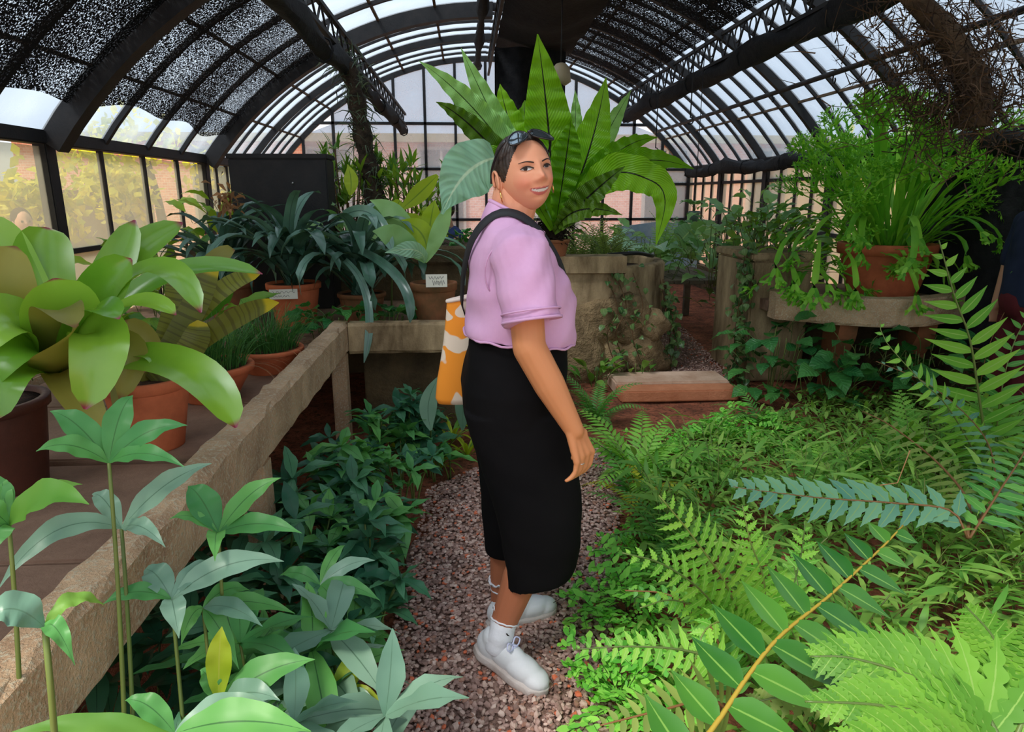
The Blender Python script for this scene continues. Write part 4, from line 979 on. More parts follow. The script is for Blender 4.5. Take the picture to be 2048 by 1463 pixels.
# ---- other visitors
def simple_person(label, loc, rz, shirt, legs, skin, hair, pose='stand', scale=1.0, longsleeve=False):
    t = thing('person', label, 'person', loc, rz=rz); t.scale = (scale,) * 3; sit = pose == 'sit'
    H0 = .42 if sit else .86
    lean = .16 if sit else 0.0
    J = lambda x, y, z: np.array([x + lean * (z - H0) * 1.2, y, z])
    def bd(mb):
        cap(mb, J(0, 0, H0 + .5), J(.01, 0, H0 + .62), .06, .055); ell(mb, J(.01, 0, H0 + .73), (.095, .075, .115)); ell(mb, J(.1, 0, H0 + .72), (.02, .012, .022))
        ell(mb, J(0, 0, H0 + .32), (.11, .17, .22)); ell(mb, J(0, 0, H0 + .05), (.12, .17, .13))
        for s in (-1, 1):
            sh = J(0, s * .19, H0 + .46); e_ = J(.02 if not sit else .12, s * .24, H0 + .18); w = J(.06 if not sit else .3, s * .23, H0 - .06 if not sit else H0 + .1)
            cap(mb, sh, e_, .052, .042); cap(mb, e_, w, .04, .028)
            for f in range(4): cap(mb, w + np.array([f * .014 - .02, 0, -.02]), w + np.array([f * .014 - .016, s * -.01, -.10]), .011, .007, 8)
            cap(mb, w + np.array([.03, 0, -.01]), w + np.array([.05, -.01 * s, -.06]), .011, .008, 8)
            k = J(.02, s * .1, .46) if not sit else np.array([.42, s * .12, .45]); a = np.array([0, s * .1, .08]) if not sit else np.array([.4, s * .12, .08]); hp = J(0, s * .09, H0) 
            cap(mb, hp, k, .085, .058); cap(mb, k, a, .055, .038); cap(mb, a + np.array([-.03, 0, -.04]), a + np.array([.15, 0, -.05]), .036, .03)
    V, F, Nn = remesh_parts(bd, .010, 3); bo = colour_mesh('body', V, F, np.tile(np.array(skin), (len(V), 1)), M['skin'], t)
    def up(mb):
        ell(mb, J(0, 0, H0 + .3), (.135, .2, .25)); mb.rings([ring(J(0, 0, H0 - .02)[0], 0, H0 - .02, .14, .19), ring(J(0, 0, H0 + .2)[0], 0, H0 + .2, .135, .19), ring(J(0, 0, H0 + .45)[0], 0, H0 + .45, .105, .2), ring(J(0, 0, H0 + .53)[0], 0, H0 + .53, .07, .1)])
        for s in (-1, 1): cap(mb, J(0, s * .18, H0 + .45), J(.015, s * .235, H0 + (.22 if not longsleeve else .1)), .07, .062)
    V, F, Nn = remesh_parts(up, .012, 3); MB().add(wrinkle(V, Nn, .008, [((1, .5, 1), 25), ((.3, 1, -.5), 30)], 3), F).build('shirt', shirt, t)
    def lo(mb):
        ell(mb, J(0, 0, H0), (.15, .195, .14))
        for s in (-1, 1):
            k = J(.02, s * .1, .46) if not sit else np.array([.42, s * .12, .45]); a = np.array([0, s * .1, .12]) if not sit else np.array([.4, s * .12, .14]); cap(mb, J(0, s * .09, H0), k, .105, .085); cap(mb, k, a, .083, .07)
    V, F, Nn = remesh_parts(lo, .012, 3); MB().add(V, F).build('trousers', legs, t)
    mb = MB(); mb.sphere(J(-.015, 0, H0 + .755), 1.0, 16, 12, sq=(.1, .085, .108)); mb.v = [np.concatenate(mb.v)]; MB().add(mb.v[0], mb.f).build('hair', hair, bo)
    for s in (-1, 1):
        MB().sphere(J(.092, s * .03, H0 + .735), .011, 8, 6).build('eye', M['iris'], bo)
        MB().sphere(J(.01, s * .075, H0 + .72), .022, 8, 6, sq=(.6, .4, 1)).build('ear', plain('ear_skin', tuple(skin), .5), bo)
    MB().sphere(J(.088, 0, H0 + .67), .02, 8, 6, sq=(.4, 1.1, .35)).build('mouth', plain('lip', (.4, .15, .13, 1), .5), bo)
    return t
navy = fabric('navy_cotton', (.012, .018, .04, 1), (.022, .03, .06, 1)); maroon = fabric('maroon_cotton', (.085, .012, .016, 1), (.12, .02, .024, 1)); darkhair = plain('black_hair', (.014, .010, .008, 1), .6)
simple_person('visitor in a navy shirt and maroon trousers standing beside the fern bed', (3.30, 3.72, 0), radians(170), navy, maroon, srgb(186, 136, 108, 1.1), darkhair)
pv = simple_person('seated visitor in a blue shirt with bowed dark head far behind the woman', (-.12, 8.7, .12), radians(-150), fabric('blue_cotton', (.02, .035, .10, 1), (.03, .05, .14, 1)), navy, srgb(186, 136, 108, 1.1), darkhair, 'sit')
stl = thing('stool', 'low wooden stool under the seated visitor', 'stool', (-.12, 8.7, 0))
MB().box(-.2, .2, -.2, .2, .34, .40, bev=.01).build('seat', M['wood'], stl, False)
for sx in (-.16, .16):
    for sy in (-.16, .16): MB().box(sx - .02, sx + .02, sy - .02, sy + .02, 0, .34).build('leg', M['wood'], stl, False)
simple_person('pale-faced visitor seen through the dirty glass outside the bench side window', (-4.15, 6.75, -.37), radians(-40), fabric('pink_shirt', (.5, .3, .3, 1), (.6, .36, .36, 1)), navy, srgb(220, 170, 150, 1.2), fabric('brown_hair', (.06, .04, .03, 1), (.08, .05, .035, 1)))

# ================================================================== PLANT MATERIALS AND BUILDERS
G = lambda r, g, b, k=1.45: srgb(r, g, b, k * 0.80)
M['brom'] = leafy('bromeliad_leaf', G(92, 146, 36), G(138, 182, 58), tip=G(150, 44, 72, 1.2), tipat=0.955, rough=0.24, transl=0.26, spec=0.85)
M['brom_old'] = leafy('bromeliad_leaf_khaki', G(118, 118, 52), G(146, 140, 64), tip=G(120, 90, 50), tipat=0.95, rough=0.4, transl=0.25)
M['brom_band'] = leafy('banded_bromeliad_leaf', G(110, 112, 46), G(140, 146, 58), tip=G(190, 170, 40), tipat=0.86, rough=0.35, transl=0.35, bands=G(82, 74, 40, 1.2))
M['bill'] = leafy('dark_strap_leaf', G(44, 80, 62, 1.5), G(96, 128, 112, 1.8), rough=0.25, transl=0.12, spec=0.6, rib=G(70, 96, 84, 1.5), ribw=0.06)
M['nest'] = leafy('birds_nest_frond', G(104, 160, 20, 1.5), G(132, 186, 36, 1.6), rib=(0.012, 0.010, 0.006, 1), ribw=0.028, transl=0.5, veins=42, rough=0.4)
M['nest_pale'] = leafy('birds_nest_frond_pale', G(128, 180, 90, 1.5), G(150, 200, 120, 1.5), rib=G(60, 90, 40, 1), ribw=0.03, transl=0.4, veins=42)
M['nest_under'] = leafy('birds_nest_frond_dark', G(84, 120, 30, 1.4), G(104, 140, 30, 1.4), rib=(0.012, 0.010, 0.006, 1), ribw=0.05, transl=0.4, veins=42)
M['mint'] = leafy('pale_crinkled_leaf', G(140, 186, 158, 1.5), G(170, 206, 176, 1.5), rib=G(196, 220, 190), ribw=0.04, veins=12, transl=0.35, rough=0.35)
M['lime'] = leafy('lime_leaf', G(150, 176, 30), G(176, 196, 56), rib=G(120, 150, 40), transl=0.45)
M['costus'] = leafy('lance_leaf_green', G(64, 128, 72), G(104, 166, 84), rib=G(60, 110, 56, 1.4), ribw=0.03, transl=0.3, rough=0.42)
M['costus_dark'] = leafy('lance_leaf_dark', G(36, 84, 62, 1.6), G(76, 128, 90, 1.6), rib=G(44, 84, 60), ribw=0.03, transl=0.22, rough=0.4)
M['costus_blue'] = leafy('lance_leaf_greyish', G(92, 128, 108, 1.5), G(124, 156, 134, 1.5), rib=G(84, 116, 94), ribw=0.03, transl=0.15, rough=0.35)
M['costus_yel'] = leafy('lance_leaf_yellowing', G(150, 176, 40), G(200, 196, 80), rib=G(170, 180, 70), ribw=0.04, transl=0.4)
M['fern'] = leafy('soft_fern', G(92, 158, 52), G(136, 190, 70), rib=G(150, 190, 100), ribw=0.06, transl=0.38, rough=0.55)
M['fern_near'] = leafy('broad_cut_fern_leaf', G(80, 136, 40, 1.25), G(112, 164, 54, 1.3), rib=G(130, 170, 80, 1.3), ribw=0.05, transl=0.35, rough=0.55)
M['fern2'] = leafy('sword_fern', G(70, 136, 60), G(110, 170, 76), rib=G(120, 170, 90), ribw=0.06, transl=0.35, rough=0.45)
M['fern_yel'] = leafy('yellowing_fern', G(160, 160, 40), G(190, 190, 70), transl=0.4, rough=0.5)
M['fern_dull'] = leafy('dull_fern', G(106, 128, 62, 1.5), G(130, 150, 74, 1.5), transl=0.3, rough=0.55)
M['holly'] = leafy('holly_fern_leaf', G(36, 88, 34, 1.5), G(70, 120, 44, 1.5), rib=G(110, 150, 70), ribw=0.045, transl=0.2, rough=0.28, spec=0.55)
M['bluefern'] = leafy('bluish_fern', G(74, 124, 104, 1.5), G(104, 150, 112, 1.5), rib=G(120, 150, 90), transl=0.25, rough=0.4)
M['crest'] = leafy('crested_fern_frond', G(70, 136, 30, 1.8), G(130, 182, 58, 1.9), transl=0.35, rough=0.42)
M['maiden'] = leafy('maidenhair_leaflet', G(90, 166, 60, 1.8), G(146, 206, 88, 1.9), transl=0.4, rough=0.5)
M['grass'] = leafy('ground_grass', G(84, 140, 52), G(140, 176, 80), transl=0.35, rough=0.5)
M['potgrass'] = leafy('fine_dark_grass', G(38, 88, 36, 1.5), G(78, 126, 60, 1.5), transl=0.2, rough=0.5)
M['broad'] = leafy('broad_leaf', G(44, 108, 56), G(84, 150, 70), rib=G(80, 140, 80), ribw=0.03, veins=8, transl=0.25, rough=0.35)
M['ivy'] = leafy('ivy_leaf', G(56, 92, 50), G(110, 136, 78), rib=G(130, 150, 100), ribw=0.05, transl=0.2, rough=0.35)
M['shrub'] = leafy('shrub_leaf', G(76, 128, 44), G(140, 170, 56), transl=0.3, rough=0.45)
M['far'] = leafy('far_leaf', G(110, 158, 100), G(150, 190, 120), transl=0.3, rough=0.45)
M['dry'] = leafy('dry_leaf', G(120, 84, 54), G(170, 124, 84), transl=0.15, rough=0.8)
M['yellowstem'] = plain('yellow_stem', G(164, 140, 50, 1.15), 0.5)
M['brownstem'] = plain('brown_rachis', G(120, 84, 50, 1.3), 0.6)
M['darkstem'] = plain('wiry_black_stem', (0.02, 0.014, 0.010, 1), 0.5)

def pxm(Y, k=1.0): return FPX / (Y * 1.0 + 0.25)
def camdir(p): 
    d = _C - np.asarray(p, float); return d / np.linalg.norm(d)
UP = np.array([0, 0, 1.0])
def hero_leaf(par, pts, half, mat, hint='cam', prof=None, name='leaf', n=14, fold=0.2, wave=0.0, wfreq=5, cols=2, curl=0.1, mixup=0.0, lobe=None):
    """one blade through three picture points at stated depths"""
    P = [atY(*p) for p in pts]
    path = thru(*P, n=n) if len(P) == 3 else poly(P, n)
    if hint == 'cam':
        h = camdir(path.mean(0)); h = h * (1 - mixup) + UP * mixup
    elif hint == 'up': h = UP
    else: h = np.array(hint, float)
    w = (lance(n) if prof is None else prof(n)) * half
    mb = MB().ribbon(path - np.array(par.location), w, h, fold, wave, wfreq, cols, curl=curl, lobe=lobe)
    return mb.build(name, mat, par)

def pinnae(mb, path, npair, plen, pw, hint, lean=0.35, droop=0.25, start=0.06, prof=None, shape='lance', seed=0, mat=0, sides=(-1, 1), nseg=6, alt=0.0, fold=0.12, collect=None):
    """leaflets on both sides of a rachis path"""
    rg = np.random.default_rng(seed)
    P = np.asarray(path, float); n = len(P)
    T = np.gradient(P, axis=0); T /= np.linalg.norm(T, axis=1)[:, None] + 1e-9
    tt = np.linspace(0, 1, n)
    for k in range(npair):
        for s in sides:
            t = start + (1 - start) * (k + (alt if s > 0 else 0)) / npair
            if t > 0.995: continue
            p = np.array([np.interp(t, tt, P[:, i]) for i in range(3)]); d = np.array([np.interp(t, tt, T[:, i]) for i in range(3)]); d /= np.linalg.norm(d)
            S = np.cross(d, hint); S /= np.linalg.norm(S) + 1e-9; Nn = np.cross(S, d)
            L = plen * (prof(t) if prof else (min(1, t / 0.18 * 0.5 + 0.5) * (1 - t) ** 0.65 + 0.05)) * rg.uniform(0.9, 1.1)
            v = S * s * (1 - lean * 0.4) + d * (lean + 0.25 * t) ; v /= np.linalg.norm(v)
            q = np.linspace(0, 1, nseg)[:, None]
            lp = p + v * L * q - (Nn * droop * 0.5 + UP * droop * 0.5) * L * q ** 2 + d * L * 0.12 * q ** 2
            w = lance(nseg, 0.3, 0.04, 0.32 if shape != 'lobed' else 0.6) * pw * (L / plen) ** 0.5
            lob = None
            if shape == 'toothed':
                lob = np.where(np.arange(nseg) % 2 == 0, 1.0, 0.74)
            if shape == 'lobed':
                lob = np.array([.5, .82, 1.0, .9])[np.arange(nseg) % 4]
            m2 = MB() if collect is not None else mb
            m2.ribbon(lp, w, Nn, fold, cols=1, lobe=lob, mat=mat, rnd=rg.random())
            if collect is not None: collect.append(m2)
    return mb
def frond_mesh(name, L, npair, plen, pw, mats, e0=60, droop=70, shape='lance', seed=0, n=14, lean=0.35, pdroop=0.25, nseg=6, rr=0.0035, prof=None, side=0.0, alt=0.5):
    path = arch(L, e0, droop, n, side=side); mb = MB()
    T = np.gradient(path, axis=0); S = np.array([0, 1.0, 0]); 
    h = np.cross(S, T.mean(0)); h = -h / np.linalg.norm(h); h = h if h[2] > 0 else -h
    mb.tube(path, np.linspace(rr, rr * 0.35, n), 4, mat=1)
    pinnae(mb, path, npair, plen, pw, h, lean, pdroop, 0.12, prof, shape, seed, 0, nseg=nseg, alt=alt)
    return mb.mesh(name, mats)
def hero_frond(par, pts, npair, plen, pw, mat, stem, hint='cam', shape='lance', split=False, lean=0.35, droop=0.2, rr=0.004, seed=0, sides=(-1, 1), n=24, nseg=7, prof=None, mixup=0.3, start=0.06, alt=0.5, fold=0.12):
    P = [atY(*p) for p in pts]; path = poly(P, n) - np.array(par.location)
    h = camdir(np.mean(P, 0)) * (1 - mixup) + UP * mixup if hint == 'cam' else np.array(hint, float)
    mb = MB().tube(path, np.linspace(rr, rr * 0.4, n), 8, mat=1)
    if not split:
        pinnae(mb, path, npair, plen, pw, h, lean, droop, start, prof, shape, seed, 0, sides, nseg, alt, fold)
        return mb.build('frond', [mat, stem], par)
    f = mb.build('frond', [mat, stem], par); c = []
    pinnae(None, path, npair, plen, pw, h, lean, droop, start, prof, shape, seed, 0, sides, nseg, alt, fold, collect=c)
    for m2 in c: m2.build('leaflet', mat, f)
    return f
def fern(name, label, loc, meshes, nf, cat='fern', group=None, scale=1.0, az0=0, tilt=18, seed=0, cover=2 * pi):
    rg = np.random.default_rng(seed)
    t = thing(name, label, cat, loc, group)
    for i in range(nf):
        az = az0 + cover * (i + rg.uniform(-0.3, 0.3)) / nf
        inst(meshes[i % len(meshes)], 'frond', t, (0, 0, 0), (rg.uniform(-.15, .15), radians(rg.uniform(-tilt, tilt)), az), scale * rg.uniform(0.75, 1.1))
    return t

# ================================================================== PLANTS ON THE LONG BENCH
# large bromeliad
b1 = thing('bromeliad', 'big glossy bromeliad with pink-tipped wide leaves in a dark brown pot', 'bromeliad', (-1.42, 1.98, BZ))
pot(b1, 0.16, 0.27, M['brownpot'], 0.82, 0.12)
def up2(n): return strap(n, 0.7, 0.05, 0.62)
for pts, hw, mt, hint, mu in [
    ([(120, 735, 1.92), (90, 560, 2.02), (95, 455, 2.12)], .075, 'brom', 'cam', .2),
    ([(110, 735, 1.92), (20, 560, 2.0), (-40, 430, 2.05)], .085, 'brom', 'cam', .2),
    ([(130, 735, 1.92), (215, 560, 2.1), (365, 445, 2.3)], .055, 'brom', 'cam', .4),
    ([(130, 735, 1.92), (200, 600, 2.05), (270, 440, 2.2)], .055, 'brom', 'cam', .3),
    ([(120, 740, 1.88), (30, 600, 1.8), (32, 492, 1.82)], .055, 'brom_old', 'cam', .2),
    ([(135, 735, 1.9), (190, 610, 1.86), (264, 518, 1.84)], .062, 'brom', 'cam', .3),
    ([(130, 740, 1.88), (125, 640, 1.78), (108, 556, 1.74)], .088, 'brom', 'cam', .35),
    ([(140, 735, 1.9), (285, 545, 1.85), (402, 625, 1.72)], .042, 'brom', 'cam', .55),
    ([(140, 740, 1.92), (320, 560, 2.05), (525, 548, 2.15)], .042, 'brom', 'cam', .6),
    ([(135, 740, 1.88), (240, 618, 1.78), (352, 630, 1.7)], .036, 'brom', 'cam', .6),
    ([(130, 740, 1.86), (175, 630, 1.7), (238, 638, 1.62)], .045, 'brom', 'cam', .6),
    ([(140, 720, 1.86), (198, 668, 1.66), (170, 818, 1.58)], .062, 'brom', 'cam', .15),
    ([(140, 745, 1.86), (345, 730, 1.72), (472, 855, 1.60)], .056, 'brom', 'cam', .5),
    ([(135, 745, 1.88), (280, 705, 1.8), (315, 748, 1.74)], .026, 'brom', 'cam', .5),
    ([(110, 735, 1.88), (20, 640, 1.7), (-70, 720, 1.6)], .07, 'brom', 'cam', .4),
    ([(110, 750, 1.84), (110, 720, 1.66), (158, 650, 1.58)], .05, 'brom_old', 'cam', .6),
    ([(110, 745, 1.86), (30, 690, 1.66), (-60, 790, 1.58)], .065, 'brom', 'cam', .4),
    ([(110, 750, 1.86), (20, 740, 1.62), (-10, 840, 1.55)], .055, 'brom', 'cam', .3),
    ([(120, 755, 1.88), (135, 760, 1.7), (205, 868, 1.66)], .045, 'brom_old', 'cam', .3),
    ([(125, 750, 1.88), (110, 630, 1.68), (150, 655, 1.58)], .05, 'brom_old', 'cam', .8),
    ([(120, 740, 1.94), (60, 560, 2.2), (60, 470, 2.35)], .06, 'brom_old', 'cam', .2),
    ([(130, 745, 1.9), (250, 690, 1.8), (240, 800, 1.74)], .04, 'brom_old', 'cam', .3)]:
    hero_leaf(b1, pts, hw, M[mt], hint, up2, n=16, fold=0.12, curl=-0.22, mixup=mu)
# orange pot in front with a second, banded bromeliad
b2 = thing('bromeliad', 'khaki bromeliad with brown bands and yellow tips in an orange clay pot', 'bromeliad', (-1.10, 2.30, BZ))
pot(b2, 0.135, 0.25, M['terracotta'], 0.72, 0.16)
for pts, hw, mt in [
    ([(300, 765, 2.32), (375, 640, 2.45), (430, 520, 2.55)], .045, 'brom_band'),
    ([(305, 765, 2.30), (440, 655, 2.35), (558, 605, 2.30)], .036, 'brom_band'),
    ([(300, 765, 2.34), (355, 620, 2.5), (352, 540, 2.6)], .05, 'brom_band'),
    ([(300, 765, 2.34), (420, 600, 2.55), (520, 548, 2.7)], .034, 'brom_band'),
    ([(295, 765, 2.3), (300, 690, 2.3), (250, 640, 2.3)], .035, 'brom_old'),
    ([(305, 765, 2.28), (380, 700, 2.3), (395, 640, 2.35)], .045, 'brom_band'),
    ([(300, 765, 2.36), (400, 560, 2.7), (470, 500, 2.8)], .04, 'brom_old'),
    ([(300, 765, 2.3), (250, 720, 2.2), (240, 850, 2.1)], .03, 'brom_old')]:
    hero_leaf(b2, pts, hw, M[mt], 'cam', up2, n=14, fold=0.25, curl=0, mixup=.2)
for i in range(6):
    a = i * 1.1; MB().tube(arch(0.16, 50, 160, 8, az=a) + np.array([0.05, 0.03, 0.24]), 0.003, 4).build('dry_stalk', M['dry'], b2)
# clay bowls of fine grass
def bowl_of_grass(loc, r, h, label, seed, nb=420, hl=(0.14, 0.26)):
    t = thing('potted_grass', label, 'potted grass', loc)
    pot(t, r, h, M['terracotta'], 0.6, 0.2)
    rg = np.random.default_rng(seed); mb = MB()
    for i in range(nb):
        a = rg.uniform(0, 6.28); q = r * 0.85 * sqrt(rg.random()); 
        p = arch(rg.uniform(*hl), rg.uniform(55, 90), rg.uniform(20, 100), 6, az=a + rg.normal() * .6) + np.array([q * cos(a), q * sin(a), h * 0.9])
        mb.ribbon(p, np.linspace(0.0026, 0.0006, 6), UP + rg.normal(size=3) * .3, 0.3, rnd=rg.random())
    o = mb.build('grass_blades', M['potgrass'], t); o['kind'] = 'stuff'
    mb = MB()
    for i in range(9):
        a = rg.uniform(-1.2, 0.5); p = arch(0.22, 20, 80, 6, az=a) + np.array([r * .8 * cos(a), r * .8 * sin(a), h * 0.95]); mb.ribbon(p, np.linspace(0.002, 0.0008, 6), UP, 0.2)
    mb.build('dry_blades', M['dry'], t)
    return t
bowl_of_grass((-1.10, 2.86, BZ), 0.17, 0.15, 'clay bowl of fine grass close behind the orange pot', 3)
bowl_of_grass((-0.99, 3.32, BZ), 0.165, 0.12, 'wide clay bowl of fine grass by the bench corner', 4)
# dark strap-leaved bromeliads
def strap_plant(loc, nl, L, W, label, seed, potr=0.0, poth=0.0, potmat=None, mat='bill', az=(0, 6.28), e=(45, 88), dr=(80, 165), zb=0.0, group=None):
    t = thing('strap_leaf_plant', label, 'plant', loc, group); rg = np.random.default_rng(seed)
    if potr: pot(t, potr, poth, potmat, 0.75, 0.14)
    for i in range(nl):
        a = az[0] + (az[1] - az[0]) * (i + rg.uniform(-.4, .4)) / nl; l = L * rg.uniform(0.7, 1.15)
        p = arch(l, rg.uniform(*e), rg.uniform(*dr), 14, 2.0, a, rg.uniform(-.12, .12)) + np.array([0.05 * cos(a * 3) * rg.random(), 0.05 * sin(a * 3), poth * 0.9 + zb])
        MB().ribbon(p, strap(14, 0.55, 0.04, 0.55) * W * rg.uniform(.8, 1.15), np.array([-cos(a) * .3, -sin(a) * .3, 1]), 0.3, 0.006, 2, 1, rnd=rg.random()).build('leaf', M[mat], t)
    return t
s1 = strap_plant((-1.14, 4.52, BZ), 50, 0.74, 0.040, 'dark strap-leaved bromeliad in a tagged clay pot at the bench corner', 11, 0.165, 0.29, M['terracotta'])
plant_tag(s1, tuple(np.array(atY(567, 588, 4.30)) - np.array(s1.location)), 0.17, 0.062, 0.15, -0.2, [(0.2, -.4, .4, .1), (-.2, -.4, .2, .1)])
s2 = strap_plant((-0.70, 4.52, BZ), 44, 0.80, 0.040, 'dark strap-leaved bromeliad arching over the cross bench rail', 12, 0.15, 0.22, M['terra_old'], dr=(100, 185))
s3 = strap_plant((-1.62, 4.72, BZ), 44, 0.72, 0.038, 'dark strap-leaved bromeliad with a dead brown flower head', 13, 0.15, 0.27, M['terra_old'])
mb = MB(); rg = np.random.default_rng(5); c = np.array(atY(455, 400, 4.55)) - np.array(s3.location)
for i in range(46):
    d = rg.normal(size=3); d /= np.linalg.norm(d); p0 = c + rg.normal(size=3) * (.03, .03, .05); mb.ribbon([p0, p0 + d * .04, p0 + d * .08 - UP * .02], [.004, .012, .002], rg.normal(size=3), .2)
mb.build('dead_flower_head', M['dry'], s3)
for (x, y, z, l) in ((-0.72, 4.25, 1.05, .62), (-0.45, 4.2, 0.98, .55)):
    pass
hero_leaf(s2, [(690, 520, 4.3), (735, 600, 4.0), (728, 725, 3.86)], .024, M['bill'], 'cam', strap, fold=.3)
hero_leaf(s2, [(720, 500, 4.3), (800, 560, 3.95), (820, 645, 3.84)], .030, M['bill'], 'cam', strap, fold=.3)
hero_leaf(s2, [(690, 430, 4.4), (745, 430, 4.2), (785, 505, 4.05)], .040, M['bill'], 'cam', strap, fold=.3)
# pot with the variegated aroid and its tag
p5 = thing('potted_aroid', 'pale-leaved aroid in a tagged clay pot on the cross bench', 'potted plant', (-0.205, 4.16, BZ + 0.0))
pot(p5, 0.135, 0.33, M['terra_old'], 0.72, 0.15)
plant_tag(p5, tuple(np.array(atY(873, 561, 4.0)) - np.array(p5.location)), 0.125, 0.075, 0.05, -0.15, [(0.22, -.35, .35, .12), (-.18, -.2, .38, .2)])
for pts, hw, mt in [
    ([(850, 525, 4.16), (800, 480, 4.1), (745, 462, 4.05)], .075, 'far'), ([(852, 525, 4.16), (845, 470, 4.2), (800, 440, 4.2)], .07, 'lime'),
    ([(852, 525, 4.16), (875, 470, 4.16), (905, 395, 4.2)], .05, 'far'), ([(850, 525, 4.16), (830, 500, 4.05), (770, 505, 3.98)], .05, 'mint'),
    ([(850, 525, 4.16), (860, 450, 4.25), (870, 400, 4.3)], .06, 'lime'), ([(848, 525, 4.16), (800, 440, 4.3), (740, 400, 4.4)], .065, 'far')]:
    hero_leaf(p5, pts, hw, M[mt], 'cam', lambda n: lance(n, .6, .03, .08), fold=.2, wave=.012, wfreq=3)
hero_leaf(p5, [(990, 316, 4.22), (930, 350, 4.15), (884, 428, 4.1)], .165, M['mint'], 'cam', lambda n: lance(n, .4, .05, .55), fold=.1, wave=.03, wfreq=4, cols=3, n=20)
# black cabinet
bc = thing('black_cabinet', 'plain matt black metal cabinet standing among the bench plants', 'cabinet', (-1.36, 5.35, BZ))
MB().box(-0.35, 0.35, -0.14, 0.14, 0, 1.10, bev=0.008).build('body', M['black'], bc, False)
MB().box(-0.36, 0.36, -0.15, 0.15, 1.10, 1.135, bev=0.006).build('lid', M['black'], bc, False)
MB().sphere((0.1, -0.145, 0.93), 0.008).build('rivet', plain('steel', (.5, .5, .5, 1), .3, 1.0), bc)
# heart-leaved creepers along the bench corner and rail
def leafmesh(name, L, W, mat, pk=0.4, e0=15, dr=50, fold=.25, wave=.0, cols=2, n=9, pet=0.0, peak_base=.15, wf=3, prof=None):
    mb = MB(); base = np.zeros(3)
    if pet:
        pp = arch(pet, 70, 50, 6); mb.tube(pp, 0.003, 4, mat=1); base = pp[-1]
    p = arch(L, e0, dr, n) + base
    mb.ribbon(p, (lance(n, pk, .03, peak_base) if prof is None else prof(n)) * W, UP, fold, wave, wf, cols, rnd=0.0, ph=1.0)
    return mb.mesh(name, [mat, M['stem']])
heart = [leafmesh('leaf', .13, .052, M['broad'], .3, 10, d, .15, .006, pet=.09, peak_base=.45) for d in (40, 70, 100)]
def leafy_clump(name, label, cat, loc, meshes, nl, rad, hgt, seed, sc=(.7, 1.2), group=None, tilt=30, zmin=0.0, up=0.0, stems=0, stemmat='stem'):
    rg = np.random.default_rng(seed); t = thing(name, label, cat, loc, group)
    for i in range(nl):
        a = rg.uniform(0, 6.28); q = sqrt(rg.random()); 
        inst(meshes[i % len(meshes)], 'leaf', t, (rad[0] * q * cos(a), rad[1] * q * sin(a), zmin + hgt * rg.random() * (1.1 - .5 * q)), (radians(rg.uniform(-tilt, tilt)), radians(rg.uniform(-tilt, tilt) - up), a + rg.normal() * .5), rg.uniform(*sc))
    for i in range(stems):
        a = rg.uniform(0, 6.28); q = .7 * sqrt(rg.random())
        MB().tube(bez((rad[0] * q * cos(a) * .4, rad[1] * q * sin(a) * .4, 0), (rad[0] * q * cos(a), rad[1] * q * sin(a), hgt * .5), (rad[0] * q * cos(a), rad[1] * q * sin(a), zmin + hgt * .8), 6), 0.004, 4).build('stem', M[stemmat], t)
    return t
leafy_clump('heart_leaf_creeper', 'heart-leaved creeper sprawling at the bench corner below the strap leaves', 'creeper', (-0.84, 4.10, BZ), heart, 26, (.22, .12), .16, 21, stems=3)
leafy_clump('heart_leaf_creeper', 'heart-leaved creeper beside the tagged pot on the cross bench', 'creeper', (-0.48, 4.2, BZ), heart, 24, (.2, .13), .14, 22, stems=3)
leafy_clump('heart_leaf_creeper', 'heart-leaved creeper between the parapet and the tagged aroid', 'creeper', (0.02, 4.35, BZ), heart, 16, (.12, .14), .16, 23, stems=2)
# broad leaves behind, near the windows
bl = [leafmesh('leaf', .26, .06, M['shrub'], .45, 30, d, .25, .008, pet=.12) for d in (30, 60, 90)]
far_l = [leafmesh('leaf', .22, .075, M['far'], .4, 25, d, .2, .01, pet=.16, peak_base=.3) for d in (40, 70, 100)]
leafy_clump('broad_leaf_plant', 'olive broad-leaved plant by the window post behind the bromeliad', 'plant', (-2.25, 5.0, BZ), bl, 34, (.35, .3), .45, 24, stems=5, up=20)
leafy_clump('broad_leaf_plant', 'broad-leaved plant between the black cabinet and the window', 'plant', (-2.2, 6.6, 0.9), bl, 30, (.35, .4), .5, 25, stems=4, up=25)
leafy_clump('broad_leaf_plant', 'pale green broad-leaved plant beside the cabinet and the mossy stem', 'plant', (-0.85, 5.25, BZ + .28), far_l, 34, (.26, .15), .42, 26, stems=5, up=15)
leafy_clump('bromeliad_offset', 'small broad-leaved plant tucked behind the big bromeliad', 'plant', (-1.75, 3.0, BZ), bl, 24, (.22, .4), .22, 27, stems=3)
leafy_clump('bromeliad_offset', 'low broad-leaved plant tucked behind the banded bromeliad', 'plant', (-1.5, 3.55, BZ), bl, 24, (.25, .25), .25, 28, stems=3)
t = thing('lime_leaf_sapling', 'sapling with a few big lime-yellow leaves beside the pale aroid', 'plant', (-0.55, 4.85, BZ))
MB().tube(poly([(0, 0, 0), (.03, 0, .4), (.1, 0, .75)], 8), .007, 5).build('stem', M['stem'], t)
for pts, hw in [([(875, 350, 4.8), (840, 385, 4.75), (795, 425, 4.7)], .06), ([(800, 400, 4.8), (790, 420, 4.75), (765, 470, 4.7)], .05), ([(700, 390, 4.9), (702, 360, 4.9), (695, 328, 4.9)], .05), ([(800, 425, 4.8), (830, 440, 4.7), (850, 430, 4.7)], .045), ([(790, 430, 4.8), (800, 455, 4.7), (815, 470, 4.65)], .04)]:
    hero_leaf(t, pts, hw, M['lime'], 'cam', lambda n: lance(n, .5, .03, .2), fold=.2, wave=.008)

